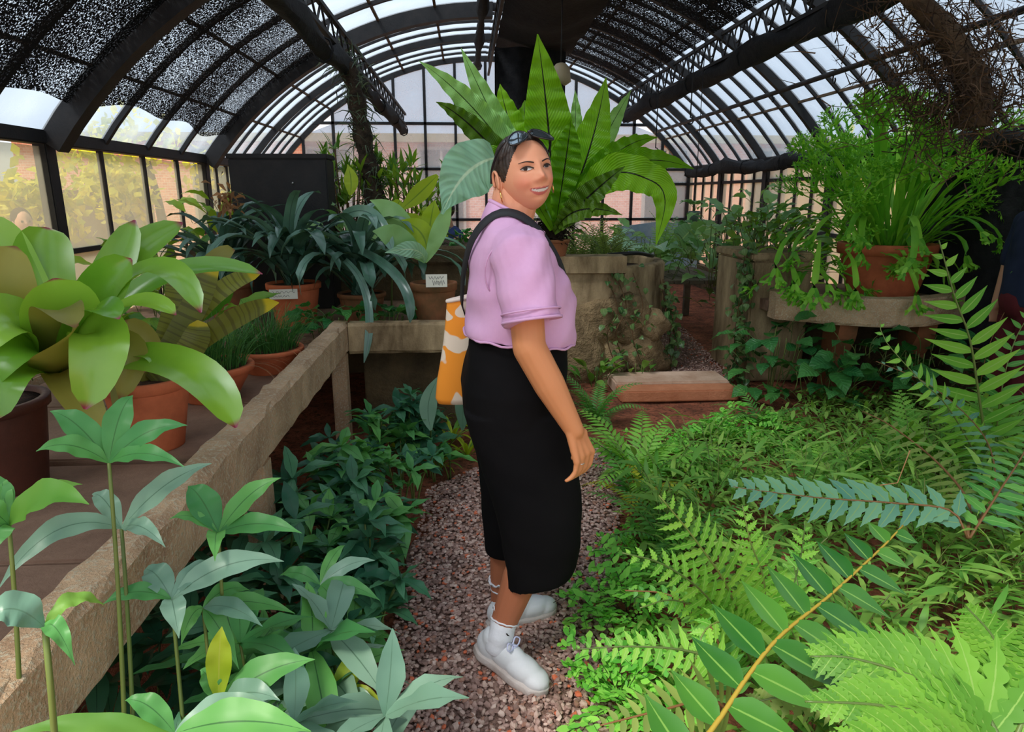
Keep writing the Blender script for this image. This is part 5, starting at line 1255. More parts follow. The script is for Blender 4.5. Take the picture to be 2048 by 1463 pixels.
# ================================================================== BIRD'S NEST FERN
nf = thing('birds_nest_fern', 'huge bright green bird\'s nest fern with wavy fronds in a small clay pot', 'fern', tuple(np.array(atY(1105, 498, 5.36)) * (1, 1, 0) + np.array([0, 0, 1.0])))
pot(nf, 0.13, 0.13, M['terra_old'], 0.8, 0.2)
mb = MB(); rg = np.random.default_rng(6)
for i in range(240):
    d = rg.normal(size=3); d[2] = abs(d[2]) * .6; p0 = np.array([rg.normal() * .05, rg.normal() * .05, .1 + rg.random() * .16]); mb.tube([p0, p0 + d * .04, p0 + d * .07 - UP * .05], .004, 3)
mb.sphere((0, 0, .2), .1, 12, 8); mb.build('root_ball', noisy('fibrous_roots', (.012, .008, .005, 1), (.05, .03, .018, 1), 30, .95, 1.0, 60), nf)
B = (1108, 462)
def nest(n): t = T_(n); w = np.clip(.18 + t * 1.9, 0, 1) * np.where(t > .45, np.maximum(0, 1 - ((t - .45) / .55) ** 1.7), 1); w[-1] = .02; return w
for pts, hp, mt, fold in [
    ([(1108, 455, 5.3), (1098, 270, 5.2), (1075, 68, 5.1)], 47, 'nest', .12), ([(1112, 455, 5.35), (1172, 320, 5.5), (1212, 155, 5.6)], 42, 'nest', .2),
    ([(1104, 455, 5.3), (985, 262, 5.1), (838, 122, 5.0)], 27, 'nest_pale', .3), ([(1104, 455, 5.35), (1005, 270, 5.35), (922, 96, 5.4)], 27, 'nest_pale', .3),
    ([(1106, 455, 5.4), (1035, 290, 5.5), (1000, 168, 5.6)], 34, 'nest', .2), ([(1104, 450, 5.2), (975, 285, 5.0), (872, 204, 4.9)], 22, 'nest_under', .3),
    ([(1112, 455, 5.4), (1190, 310, 5.7), (1262, 180, 5.9)], 26, 'nest_pale', .2), ([(1112, 458, 5.3), (1235, 335, 5.2), (1388, 338, 5.1)], 30, 'nest', .3),
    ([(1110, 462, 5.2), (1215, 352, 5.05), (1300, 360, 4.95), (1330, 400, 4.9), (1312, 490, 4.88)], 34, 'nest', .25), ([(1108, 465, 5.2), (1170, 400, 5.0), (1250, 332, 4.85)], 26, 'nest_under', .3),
    ([(1110, 450, 5.5), (1145, 300, 5.7), (1150, 180, 5.8)], 20, 'nest_pale', .2), ([(1112, 455, 5.35), (1215, 320, 5.45), (1315, 275, 5.5)], 24, 'nest', .3),
    ([(1104, 460, 5.2), (1010, 330, 4.95), (930, 330, 4.8)], 26, 'nest', .2), ([(1106, 455, 5.5), (1060, 300, 5.8), (1050, 200, 6.0)], 30, 'nest', .2),
    ([(1110, 455, 5.25), (1130, 330, 5.1), (1142, 240, 5.0)], 30, 'nest', .15), ([(1110, 462, 5.2), (1160, 420, 5.0), (1245, 430, 4.9)], 20, 'nest_under', .3)]:
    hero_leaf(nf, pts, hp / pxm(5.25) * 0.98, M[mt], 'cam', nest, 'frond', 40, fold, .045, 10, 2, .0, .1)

# ================================================================== EPIPHYTE STEM AND SHRUBS BEHIND
ep = thing('mossy_tree_stem', 'tall dark stem wrapped in wiry air plants rising to the roof', 'tree', tuple(np.array(atY(752, 430, 6.0)) * (1, 1, 0) + np.array([0, 0, 1.0])))
o3 = np.array(ep.location)
tp = poly([np.array(atY(752, 470, 6.0)), atY(748, 390, 6.0), atY(730, 300, 6.0), atY(708, 180, 6.0), atY(690, 130, 6.05), atY(640, 70, 6.1)], 26) - o3
tp[0][2] = 0
rg = np.random.default_rng(31)
MB().tube(tp, .085 * (1 + .18 * np.sin(np.arange(26) * 1.7)) * np.linspace(1, .75, 26), 9).build('trunk', noisy('fibrous_trunk', (.02, .014, .01, 1), (.10, .065, .04, 1), 18, .95, 1.0, 50, dist=.04), ep)
M['air'] = leafy('air_plant_leaf', G(52, 64, 44, 1.3), G(104, 120, 96, 1.4), transl=.15, rough=.6)
mb = MB()
for i in range(700):
    p = tp[rg.integers(1, 24)] + rg.normal(size=3) * (.05, .05, .05); d = rg.normal(size=3); d /= np.linalg.norm(d); l = rg.uniform(.06, .17)
    mb.ribbon([p, p + d * l * .55, p + d * l - UP * l * .25], [.006, .004, .001], rg.normal(size=3), .2, rnd=rg.random())
q = mb.build('air_plants', M['air'], ep); q['kind'] = 'stuff'
shr = [leafmesh('leaf', .19, .017, M['shrub'], .45, e, d, .2, 0, 1, 6) for e, d in ((40, 30), (60, 40), (20, 60), (75, 30))]
def spiky_shrub(label, loc, nros, rad, hgt, seed, nl=9, sc=1.0, meshes=None, group=None):
    rg = np.random.default_rng(seed); t = thing('lance_leaf_shrub', label, 'shrub', loc, group); ms = meshes or shr
    for k in range(nros):
        a = rg.uniform(0, 6.28); q = sqrt(rg.random()); c = np.array([rad * q * cos(a), rad * q * sin(a), hgt * (.35 + .65 * rg.random()) * (1 - .35 * q * q)])
        MB().tube(bez((c[0] * .2, c[1] * .2, 0), (c[0] * .8, c[1] * .8, c[2] * .5), c, 5), .006, 4).build('branch', M['woodystem'], t)
        for i in range(nl):
            inst(ms[(i + k) % len(ms)], 'leaf', t, c + rg.normal(size=3) * .015, (0, radians(rg.uniform(-25, 25)), 6.28 * i / nl + rg.normal() * .3), sc * rg.uniform(.75, 1.15))
spiky_shrub('dense shrub of narrow bright leaves left of the mossy stem', (-1.05, 6.3, 1.0), 30, .42, 1.0, 41, nl=11)
spiky_shrub('dense shrub of narrow bright leaves right of the mossy stem', (-0.5, 6.25, 1.0), 30, .40, .9, 42, nl=11)
spiky_shrub('low pale shrub on the raised planter near the shade person', (-0.35, 6.0, 1.0), 9, .22, .35, 43, sc=.8, meshes=[leafmesh('leaf', .14, .03, M['lime'], .45, e, 40, .2, 0, 1, 6) for e in (30, 60)])
leafy_clump('heart_leaf_creeper', 'yellow-green leafy weeds on the parapet left of the bird\'s nest fern', 'creeper', (0.0, 5.9, 1.0), heart, 22, (.2, .12), .16, 44, stems=3, sc=(.6, 1))
# feathery plants in the basin
fe = [frond_mesh('frond', .42, 13, .085, .006, [M['fern_dull'], M['stem']], e, d, seed=i, nseg=4, n=10) for i, (e, d) in enumerate(((80, 60), (65, 70), (88, 40), (70, 90)))]
for i, (x, y) in enumerate(((0.72, 5.85), (0.98, 5.78), (1.2, 5.86), (0.85, 6.15), (1.15, 6.2), (1.38, 6.15), (0.6, 6.2), (1.0, 6.5), (1.3, 6.5))):
    fern('feathery_fern', 'feathery grey-green fern growing in the round basin', (x, y, 0.87), fe, 13, group='feathery ferns in the round basin', seed=50 + i, scale=1.0, tilt=22)
# ================================================================== CRESTED FERN IN BIG POT
cx_, cy_ = atY(1775, 480, 5.18)[:2]
cf = thing('crested_fern', 'big frizzy crested fern overflowing a large clay pot on the curved bench', 'fern', (cx_, cy_, 0.68))
pot(cf, 0.335, 0.42, M['terracotta'], 0.74, 0.2)
def crested(seed, L, e0, dr, W, crest, mat, depth=4, spread=38):
    rg = np.random.default_rng(seed); mb = MB(); p = arch(L, e0, dr, 12, 1.6)
    w = np.interp(T_(12), [0, .3, .8, 1], [.35, .6, 1, .8]) * W
    mb.ribbon(p, w, np.array([-.3, 0, 1]), .35, 0.004, 3)
    d = p[-1] - p[-2]; d /= np.linalg.norm(d); S = np.array([0, 1.0, 0]); 
    def fork(p0, d, l, w, k):
        Nn = np.cross(S, d); dd = d + rg.normal(size=3) * .18; dd /= np.linalg.norm(dd)
        q = np.linspace(0, 1, 4)[:, None]; c = rg.normal() * .25
        pts = p0 + dd * l * q + Nn * l * c * q ** 2
        mb.ribbon(pts, np.array([.9, 1, .9, .7 if k else .1]) * w, Nn + rg.normal(size=3) * .25, .2, rnd=rg.random())
        if k:
            for a in ((-spread, spread) if rg.random() < .6 else (-spread * 1.15, 0, spread * 1.15)):
                a = radians(a + rg.normal() * 9); v = dd * cos(a) + S * sin(a) + Nn * rg.normal() * .3
                fork(pts[-1], v / np.linalg.norm(v), l * rg.uniform(.62, .85), w * .72, k - 1)
    for a in (-30, 0, 30):
        v = d * cos(radians(a)) + S * sin(radians(a)); fork(p[-1], v, crest, W * .8, depth - 1)
    return mb.mesh('frond', M[mat])
cr_up = [crested(60 + i, L, e, d, .022, c * 1.4, 'crest', 5, 34) for i, (L, e, d, c) in enumerate(((.62, 86, 20, .05), (.75, 82, 30, .055), (.85, 85, 22, .055), (.68, 78, 40, .05), (.55, 75, 45, .05), (.8, 74, 40, .06), (.95, 86, 15, .06)))]
cr_dn = [crested(70 + i, L, e, d, .026, c, 'crest', 3, 26) for i, (L, e, d, c) in enumerate(((.78, 55, 130, .06), (.85, 40, 120, .07), (.72, 62, 150, .06), (.9, 50, 105, .06), (.62, 45, 140, .06)))]
rg = np.random.default_rng(8)
for i in range(110):
    a = 2.4 * i; q = .24 * sqrt((i + .5) / 110)
    inst(cr_up[i % 7], 'frond', cf, (q * cos(a), q * sin(a), .38), (rg.normal() * .12, radians(-4 + 34 * (q / .24) ** 1.5 + rg.normal() * 6), a + rg.normal() * .4), rg.uniform(.8, 1.1))
for i in range(30):
    a = 6.28 * i / 30 + rg.normal() * .12; s = rg.uniform(.8, 1.1)
    if -0.5 < a < 1.2: s *= .75
    inst(cr_dn[i % 5], 'frond', cf, (.24 * cos(a), .24 * sin(a), .38), (rg.normal() * .15, 0, a), s)
# hanging staghorn fronds over the front of the pot and rail
stag = [crested(80 + i, L, e, d, .03, .09, 'crest', 3, 20) for i, (L, e, d) in enumerate(((.62, -10, 75), (.7, -5, 80), (.58, -20, 65)))]
for i, (px, py, s) in enumerate(((1690, 500, .95), (1760, 505, .95), (1640, 480, 1.05), (1830, 520, .8), (1600, 460, .9))):
    p = np.array(atY(px, py, 4.84)) - np.array(cf.location); inst(stag[i % 3], 'hanging_frond', cf, p, (0, 0, -pi / 2 + (-.25, .1, -.5, .5, -.8)[i]), s * .8)
fz = crested(95, .12, 10, 120, .02, .05, 'crest', 4, 40)
for px, py in ((1790, 500), (1810, 495), (1770, 510)): inst(fz, 'hanging_frond', cf, np.array(atY(px, py, 4.82)) - np.array(cf.location), (rg.normal() * .4, 0, -1.57 + rg.normal() * .5), 1.1)
fz2 = [crested(96 + i, .4, 30, 120, .022, .05, 'crest', 4, 36) for i in range(2)]
sf = thing('staghorn_fern', 'forked staghorn fern spilling off the bench between pier and big pot', 'fern', (2.45, 5.02, 0.76))
for i in range(16): inst((stag + fz2)[i % 5], 'frond', sf, (.12 * cos(i * 2.4) + .1, .06 * sin(i * 2.4), .12 + .02 * (i % 5)), (rg.normal() * .2, radians(-25), -1.6 + rg.normal() * .9), rg.uniform(.55, .8))
sw = [frond_mesh('frond', .95, 1, .01, .01, [M['fern2'], M['stem']], 55, 110, seed=2)]
# arching strap ferns at the right behind the person
strap_plant((3.42, 5.35, 0.68), 40, .85, .03, 'arching strap fern filling the bench right of the big clay pot', 33, mat='crest', e=(50, 80), dr=(120, 170))
# ================================================================== RIGHT WALL GREENERY
broadm = [leafmesh('leaf', .17, .06, M['broad'], .4, 12, d, .2, .006, pet=.12, peak_base=.3) for d in (40, 70, 95)]
for i, (x, y, n, r, h) in enumerate(((2.25, 4.75, 34, (.3, .2), .52), (2.75, 4.5, 40, (.34, .22), .46), (3.2, 4.4, 34, (.3, .22), .45), (2.45, 4.35, 22, (.25, .15), .28))):
    leafy_clump('broad_leaf_shrub', ('dark broad-leaved shrub at the foot of the pier', 'dark broad-leaved shrub under the middle of the curved bench', 'dark broad-leaved shrub under the far end of the curved bench', 'low broad-leaved seedlings in front of the shrub by the pier')[i], 'shrub', (x, y, 0), broadm, n, r, h, 90 + i, (.75, 1.25), stems=6, zmin=.04)
ivym = [leafmesh('leaf', .055, .024, M['ivy'], .3, 10, d, .15, 0, 1, 5, peak_base=.6) for d in (40, 80)]
def ivy(label, pts, n, spread, seed, group=None, tags='ivy'):
    rg = np.random.default_rng(seed); P = poly(pts, 30); t = thing('ivy_vine', label, 'ivy', tuple(P[-1]), group); q = P[-1]
    for k in range(3): MB().tube(P + rg.normal(size=3) * spread * .4 - q, .004, 4).build('stem', M['woodystem'], t)
    for i in range(n):
        p = P[rg.integers(0, 30)] + rg.normal(size=3) * spread; inst(ivym[i % 2], 'leaf', t, p - q, (radians(rg.uniform(-60, 60)), radians(rg.uniform(-10, 80)), -1.7 + rg.normal() * .9), rg.uniform(.7, 1.3))
ivy('thick ivy hanging down the path side of the concrete pier', [(2.2, 5.2, 1.06), (2.16, 5.14, .7), (2.14, 5.12, .3), (2.14, 5.05, .06)], 240, np.array([.035, .06, .05]), 1)
ivy('thin ivy trailing down the side of the round basin', [(1.70, 5.75, .75), (1.74, 5.65, .5), (1.76, 5.55, .25), (1.7, 5.45, .05)], 110, np.array([.03, .04, .05]), 2)
t = thing('trailing_vine', 'single vine with wide-spaced heart leaves hanging in front of the pier', 'vine', (2.42, 5.0, 1.05)); P = np.array([(0, 0, 0), (.0, -.04, -.25), (.06, -.06, -.5), (.05, -.08, -.8)]); MB().tube(poly(P, 14), .003, 4).build('stem', M['stem'], t)
for i in range(9): p = poly(P, 14)[1 + int(i * 1.4)]; inst(heart[i % 3], 'leaf', t, p, (0, .3, (-.4, 2.8)[i % 2]), rg.uniform(.6, .95))
ivy('straggling ivy over the rockwork of the round basin', [(1.2, 5.26, .86), (1.28, 5.22, .6), (1.2, 5.2, .4), (1.3, 5.2, .1)], 90, np.array([.12, .03, .07]), 3)
for i, (x, y, n) in enumerate(((1.0, 5.1, 26), (1.35, 5.15, 14))): leafy_clump('leafy_weed', ('leafy weeds at the foot of the rockwork', 'few leafy weeds by the step side')[i], 'weed', (x, y, 0), [leafmesh('leaf', .14, .03, M['grass'], .4, 40, d, .2, 0, 1, 7, pet=.05) for d in (40, 80)], n, (.16, .1), .2, 170 + i, stems=3)
# greenery on top of the pier and along the back
leafy_clump('leafy_plant', 'small-leaved plant spreading over the top of the pier', 'plant', (2.5, 5.5, 1.02), [leafmesh('leaf', .12, .035, M['shrub'], .4, 20, d, .2, 0, 1, 7, pet=.06) for d in (30, 70)], 70, (.34, .4), .34, 61, stems=6)
leafy_clump('leafy_plant', 'pale big-leaved plant behind the pier', 'plant', (2.1, 7.0, .60), [leafmesh('leaf', .34, .12, M['mint'], .35, 20, d, .2, .01, pet=.3, peak_base=.4) for d in (40, 80)], 16, (.3, .3), .35, 62, stems=4)
fr_far = [frond_mesh('frond', .8, 16, .18, .022, [M['far'], M['stem']], e, d, seed=i, nseg=6, shape='toothed') for i, (e, d) in enumerate(((75, 80), (60, 80), (85, 60)))]
fern('fern_clump', 'light green fern with spreading fronds beyond the pier', (2.3, 7.9, .6), fr_far, 11, seed=63)
fern('fern_clump', 'bright fern near the far right windows', (2.9, 8.6, .6), fr_far, 10, seed=64)
far_b = [leafmesh('leaf', .2, .04, M['far'], .4, 40, d, .2, .006, pet=.08) for d in (40, 80)]
for i, (x, y, h, lab) in enumerate(((1.75, 8.6, .75, 'leafy potted plants crowding the path end'), (2.9, 7.2, 1.1, 'leafy plant behind the crested fern on the left'), (3.2, 7.0, 1.0, 'leafy plant behind the crested fern by the wall'), (1.0, 9.2, 1.0, 'far leafy plant seen past the round basin'), (-.6, 9.4, .9, 'far leafy plant behind the raised planter'), (-1.9, 9.3, 1.0, 'far leafy plant by the left back corner'), (2.0, 10.3, .9, 'leafy plant in the back right corner'))):
    leafy_clump('leafy_plant', lab, 'plant', (x, y, 0), far_b if i % 2 else bl, 56, (.35, .35), h, 70 + i, stems=6, zmin=.1)
for i, (x, y) in enumerate(((1.25, 8.0), (1.2, 7.4), (1.5, 7.6))):
    strap_plant((x, y, 0), 16, .7, .035, 'tufted strap-leaved plant on the far path edge', 80 + i, mat='shrub', e=(60, 88), dr=(40, 100), group='tufted plants on the far path edge')
pal = [leafmesh('leaf', .2, .06, M['far'], .4, 30, d, .2, .008, pet=.12, peak_base=.3) for d in (40, 80)]
for i, (x, y, z, r, h, n) in enumerate(((2.45, 5.75, 1.02, (.25, .2), .42, 34), (2.35, 6.4, .6, (.3, .3), .75, 44), (2.85, 6.2, .6, (.3, .25), .75, 40), (1.9, 7.3, .55, (.25, .3), .6, 34))):
    leafy_clump('pale_leaf_plant', ('pale soft-leaved plant on top of the pier', 'pale soft-leaved plant close behind the pier', 'pale soft-leaved plant between pier and crested fern', 'pale soft-leaved plant by the shaded wooden bench')[i], 'plant', (x, y, z), pal, n, r, h, 180 + i, (.7, 1.2), stems=5)
# blue plastic sheet by the back wall, hanging pot
bt = MB(); V = [(x, 9.9 + .05 * sin(x * 9), z + .03 * sin(x * 5)) for z in np.linspace(.3, 1.05, 6) for x in np.linspace(2.2, 3.4, 14)]
V = V + [(x, y + .02, z) for x, y, z in V]; F = [(i * 14 + j, i * 14 + j + 1, (i + 1) * 14 + j + 1, (i + 1) * 14 + j) for i in range(5) for j in range(13)]; F += [tuple(a + 84 for a in f[::-1]) for f in F]
tag(bt.add(V, F).build('plastic_sheet', noisy('pale_blue_plastic', G(130, 160, 186, 1.3), G(176, 196, 210, 1.3), 3, .35, .3, 10)), 'pale blue plastic sheet standing by the back right windows', 'sheet')
hp = thing('hanging_lantern', 'cream tapered lamp hanging in front of the dark cloth', 'lamp', atY(1122, 150, 7.0)); MB().lathe([(.055, -.09), (.1, -.06), (.085, .06), (.05, .1), (.02, .11)], 20).build('shade', plain('cream_enamel', G(176, 160, 130, 1.2), .5), hp)
MB().tube([(0, 0, .1), (0, 0, .75)], .006, 5).build('cord', M['black'], hp); MB().lathe([(.02, -.34), (.03, -.1), (.02, -.08)], 8).build('tassel', M['darkcloth'], hp)
hb = thing('hanging_pot', 'small grey pot hanging on a wire near the right windows', 'pot', atY(1388, 432, 6.8)); MB().lathe([(.04, -.05), (.06, .04), (.055, .05), (.05, .03)], 16).build('pot', plain('grey_plastic', G(120, 130, 130, 1.2), .6), hb)
zt = ztop(hb.location.x) - .05 - hb.location.z
MB().tube([(0, 0, .04), (0, 0, zt)], .004, 4).build('wire', M['black'], hb)
for i in range(10): inst(far_l[i % 3], 'leaf', hb, (0, 0, .03), (0, radians(-10), i * .63), .6)
for i, (px, py, Y) in enumerate(((1385, 165, 6.5), (1314, 240, 8.0))):
    x, _, z = atY(px, py, Y); k = ztop(x) - .04
    w = thing('hanging_hook_wire', ('long wire with a hook hanging left of the purlin pipe', 'short wire with a hook hanging near the lattice truss end')[i], 'wire', (x, Y, k)); MB().tube([(0, 0, 0), (0, 0, -(k - z) - .3)] + [(.03 * sin(a), 0, -(k - z) - .33 - .03 * (1 - cos(a)) + .03) for a in np.linspace(0, 4, 8)], .006, 4).build('wire', M['black'], w)
def f_dark(u, v):
    y = 3.96 + u * 1.75; return (XR - .10 - .03 * sin(u * 17) - .02 * sin(v * 4 + u * 5), y, EAVE - .06 - v * 1.45)
cloth_grid(f_dark, 30, 8, 'shade_cloth', M['darkcloth'], 'black sheet added over the window panes to darken the background behind the strap fern')  # added dark sheet, stands in for the dark shade behind the fern
# dry hanging mass at the top right
dm = thing('dry_hanging_fern', 'big dead brown fern clump hanging from the roof rib above the crested fern', 'dead plant', atY(1950, 210, 3.94)); rg = np.random.default_rng(77)
zt = ztop(min(dm.location.x, XR - .05)) - dm.location.z
MB().tube(poly([(0, 0, -.12), (-.03, 0, .1), (-.25, 0, .38), (-.55, 0, .62)], 12), np.linspace(.1, .05, 12), 9).build('stump', M['bark'], dm)
mb = MB()
M['twig'] = leafy('dry_twigs', (.02, .012, .008, 1), (.12, .07, .035, 1), transl=0, rough=.9)
for i in range(2600):
    c = np.array([rg.normal() * .2, rg.normal() * .15, rg.normal() * .16]) + (np.array([-.5, 0, .5]) * rg.random() ** 2); d = rg.normal(size=3) + np.array([-.2, 0, -.3]); d /= np.linalg.norm(d); l = rg.uniform(.05, .22)
    mb.ribbon([c, c + d * l * .5 + rg.normal(size=3) * .01, c + d * l], [.004, .003, .001], rg.normal(size=3), .3, rnd=rg.random())
q = mb.build('dry_fronds', M['twig'], dm); q['kind'] = 'stuff'
for (a, b, dx) in ((.15, .5, .2), (.3, .3, -.1)): MB().tube([(0, 0, 0), (dx, .05, min(zt, .5))], .006, 4).build('wire', M['black'], dm)

# ================================================================== UNDERGROWTH LEFT OF THE PATH
def lancem(mat, L=.17, W=.026): return [leafmesh('leaf', L * s, W, M[mat], .45, e, d, .22, .006, 1, 8, pet=0, wf=2) for s, e, d in ((1, 30, 45), (1.1, 15, 60), (.85, 45, 40), (.95, 5, 50))]
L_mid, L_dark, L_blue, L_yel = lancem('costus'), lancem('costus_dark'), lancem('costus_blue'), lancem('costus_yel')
def whorl_plant(loc, h, nst, seed, meshes, label, group, sc=1.0, spread=.12, nl=6, lean=None):
    rg = np.random.default_rng(seed); t = thing('whorled_leaf_plant', label, 'plant', loc, group)
    for k in range(nst):
        a = rg.uniform(0, 6.28); hh = h * rg.uniform(.65, 1.1); tip = np.array([spread * cos(a) * rg.random(), spread * sin(a) * rg.random(), hh])
        if lean is not None: tip[:2] += lean
        P = bez((tip[0] * .15, tip[1] * .15, 0), (tip[0] * .3, tip[1] * .3, hh * .6), tip, 8); MB().tube(P, np.linspace(.005, .003, 8), 4).build('stem', M['stem'], t)
        for lev, m in ((7, nl), (5, 3)) if hh > .25 else ((7, nl),):
            for i in range(m): inst(meshes[(i + k) % len(meshes)], 'leaf', t, P[lev], (rg.normal() * .2, radians(rg.uniform(-18, 22)), 6.28 * i / m + rg.normal() * .35 + k), sc * rg.uniform(.75, 1.2))
    return t
k = 0
for row, (x0, x1, y0, y1, n, hh) in enumerate(((-.62, -.24, 2.3, 3.5, 22, .38), (-.64, -.30, 1.55, 2.4, 18, .36), (-.60, -.36, 1.15, 1.6, 10, .34), (-.6, -.1, 3.3, 3.85, 10, .25))):
    for i in range(n):
        x = random.uniform(x0, x1); y = random.uniform(y0, y1); dk = random.random()
        wh = ('near the bench corner leg' if y > 2.9 else 'beside the middle bench leg' if y > 2.0 else 'behind the tall foreground stalks')
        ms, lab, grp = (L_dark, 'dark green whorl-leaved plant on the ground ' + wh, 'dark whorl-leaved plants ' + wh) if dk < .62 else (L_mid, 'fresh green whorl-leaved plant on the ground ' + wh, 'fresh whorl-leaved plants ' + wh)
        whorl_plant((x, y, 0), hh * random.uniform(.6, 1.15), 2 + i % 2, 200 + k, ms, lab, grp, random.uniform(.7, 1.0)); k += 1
whorl_plant((-.33, 1.22, 0), .28, 2, 290, L_yel, 'yellowing whorl-leaved plant at the gravel edge beside the foreground stalks', None, 1.0)
for i in range(16):
    x = random.uniform(-.56, -.24); y = random.uniform(.82, 1.35)
    whorl_plant((x, y, 0), random.uniform(.34, .62), 2, 600 + i, (L_mid, L_dark, L_mid, L_blue)[i % 4], ('fresh green', 'dark green', 'fresh green', 'greyish')[i % 4] + ' whorl-leaved plant crowding the feet of the tall stalks', ('fresh', 'dark', 'fresh', 'greyish')[i % 4] + ' plants at the feet of the tall stalks', random.uniform(.95, 1.3))
for i in range(18):
    x = random.uniform(-1.0, -.58); y = random.uniform(.85, 3.0)
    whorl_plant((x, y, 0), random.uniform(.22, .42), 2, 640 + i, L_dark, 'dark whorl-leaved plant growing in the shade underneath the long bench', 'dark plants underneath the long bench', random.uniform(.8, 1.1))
# dead leaves and small striped tufts by the cross bench
tuft = [leafmesh('leaf', .2, .011, M[m], .4, 60, d, .3, 0, 1, 7) for m, d in (('lime', 60), ('grass', 90), ('lime', 110))]
for i, (px, py) in enumerate(((850, 905), (905, 885), (935, 915), (880, 940), (790, 900), (965, 880), (920, 850))):
    p = atZ(px, py, 0); t = thing('striped_grass_tuft', 'tuft of narrow yellow-striped grass at the foot of the cross bench', 'grass tuft', p, 'striped tufts by the cross bench')
    for j in range(14): inst(tuft[j % 3], 'leaf', t, (0, 0, 0), (0, radians(random.uniform(-15, 15)), j * .9 + random.random()), random.uniform(.7, 1.3))
t = thing('broad_leaf_seedling', 'upright seedling with two big bluish leaves below the orange tote bag', 'plant', atZ(860, 930, 0))
for pts, hw in (([(862, 860, 3.3), (858, 800, 3.3), (885, 745, 3.3)], .045), ([(925, 860, 3.35), (925, 800, 3.3), (920, 750, 3.3)], .04)): hero_leaf(t, pts, hw, M['costus_blue'], 'cam', fold=.2)
MB().tube(bez((0, 0, 0), (0, 0, .1), np.array(atY(862, 860, 3.3)) - np.array(t.location), 6), .004, 4).build('stem', M['stem'], t)
MB().tube(bez((0, 0, 0), (.1, 0, .1), np.array(atY(925, 860, 3.35)) - np.array(t.location), 6), .004, 4).build('stem', M['stem'], t)

# ================================================================== TALL STALKS IN FRONT OF THE BENCH
def stalk(label, top, base, leaves, mat='costus', half=.024, r=.005):
    """a cane with a whorl of leaves at its top; picture points with depths"""
    T = np.array(atY(*top)); Bp = np.array(base, float); t = thing('tall_leafy_stalk', label, 'plant', tuple(Bp))
    mid = np.array([T[0] * .75 + Bp[0] * .25, T[1] * .75 + Bp[1] * .25, T[2] * .55]); P = bez(Bp, mid, T, 14) - Bp
    MB().tube(P, np.linspace(r, r * .6, 14), 6).build('stem', M['stem'], t)
    for lf in leaves:
        px, py, dY = lf[:3]; hw = lf[3] if len(lf) > 3 else half; mt = lf[4] if len(lf) > 4 else mat; arc = lf[5] if len(lf) > 5 else .02
        E = np.array(atY(px, py, top[2] + dY)); mid = (T + E) / 2 + UP * arc
        path = thru(T, mid, E, 16) - Bp; h = camdir(mid) * .6 + UP * .4
        MB().ribbon(path, lance(16, .42, .02, .06) * hw * .82, h, .22, .0035, 3, 2).build('leaf', M[mt], t)
stalk('tall stalk with five fresh green leaves over the brown bench slab', (218, 925, 1.08), (-.62, .9, 0), [(72, 902, -.05, .022), (100, 822, .02, .028), (266, 790, .06, .027), (375, 850, .02, .026), (370, 934, -.05, .02)])
stalk('stalk with five fresh leaves in front of the rail', (437, 1066, 1.2), (-.46, .95, 0), [(376, 972, .05, .036, 'costus'), (562, 955, .03, .026), (604, 1066, -.04, .026), (430, 1122, -.1, .02), (338, 1038, .0, .014)])
stalk('stalk at the picture edge with bright arching leaves', (18, 1050, .98), (-.75, .8, 0), [(165, 968, .03, .018, 'grass'), (178, 1008, -.04, .034, 'grass', .03), (-40, 960, .02, .03), (-60, 1040, -.04, .024), (5, 960, .03, .014), (-20, 1120, -.05, .026)])
stalk('stalk with long greyish leaves sweeping over the rail', (243, 1056, 1.1), (-.58, .85, 0), [(424, 926, .05, .026, 'costus_blue'), (-5, 1180, -.12, .026, 'costus_blue', .05), (331, 1094, -.06, .02, 'costus_blue'), (184, 988, .03, .022, 'costus_blue')])
stalk('stalk with grey-green leaves spread level with the rail top', (343, 1198, 1.1), (-.45, .82, 0), [(288, 1140, .04, .03, 'costus_blue'), (205, 1208, -.03, .02), (437, 1126, .05, .02, 'costus_blue'), (568, 1122, .05, .032, 'costus_blue', .03), (358, 1276, -.06, .026, 'costus_blue')])
stalk('stalk with drooping leaves below the grey-green whorl', (406, 1215, 1.16), (-.42, .9, 0), [(525, 1252, -.03, .024, 'costus_blue'), (478, 1338, -.05, .022), (362, 1290, -.04, .018), (590, 1226, .05, .022), (500, 1180, .06, .02)])
stalk('low stalk with one yellow-green upright leaf', (438, 1408, 1.02), (-.36, .85, 0), [(444, 1252, .02, .026, 'costus_yel'), (630, 1318, .02, .036), (400, 1340, .0, .02), (560, 1400, -.04, .03, 'costus_blue')])
stalk('low stalk with very broad leaves at the bottom picture edge', (350, 1466, .88), (-.36, .7, 0), [(622, 1462, -.02, .04), (560, 1420, .03, .034, 'costus_blue'), (5, 1470, -.03, .018, 'grass', .02), (480, 1440, .06, .02), (250, 1400, .02, .022)])
stalk('low stalk with yellowing leaves beside the gravel', (668, 1395, 1.25), (-.26, 1.25, 0), [(742, 1300, .06, .03, 'costus_yel'), (730, 1345, .04, .03, 'costus_yel'), (778, 1424, -.04, .03, 'costus_yel'), (770, 1448, -.08, .034, 'costus_blue'), (600, 1440, -.05, .03), (640, 1330, .05, .016, 'lime')])
stalk('stalk with dark leaves under the rail by the gravel', (560, 1340, 1.3), (-.4, 1.2, 0), [(640, 1280, .05, .024), (700, 1330, 0, .024, 'costus_dark'), (620, 1400, -.06, .024, 'costus_dark'), (500, 1300, .04, .022), (520, 1410, -.06, .02, 'costus_dark')])
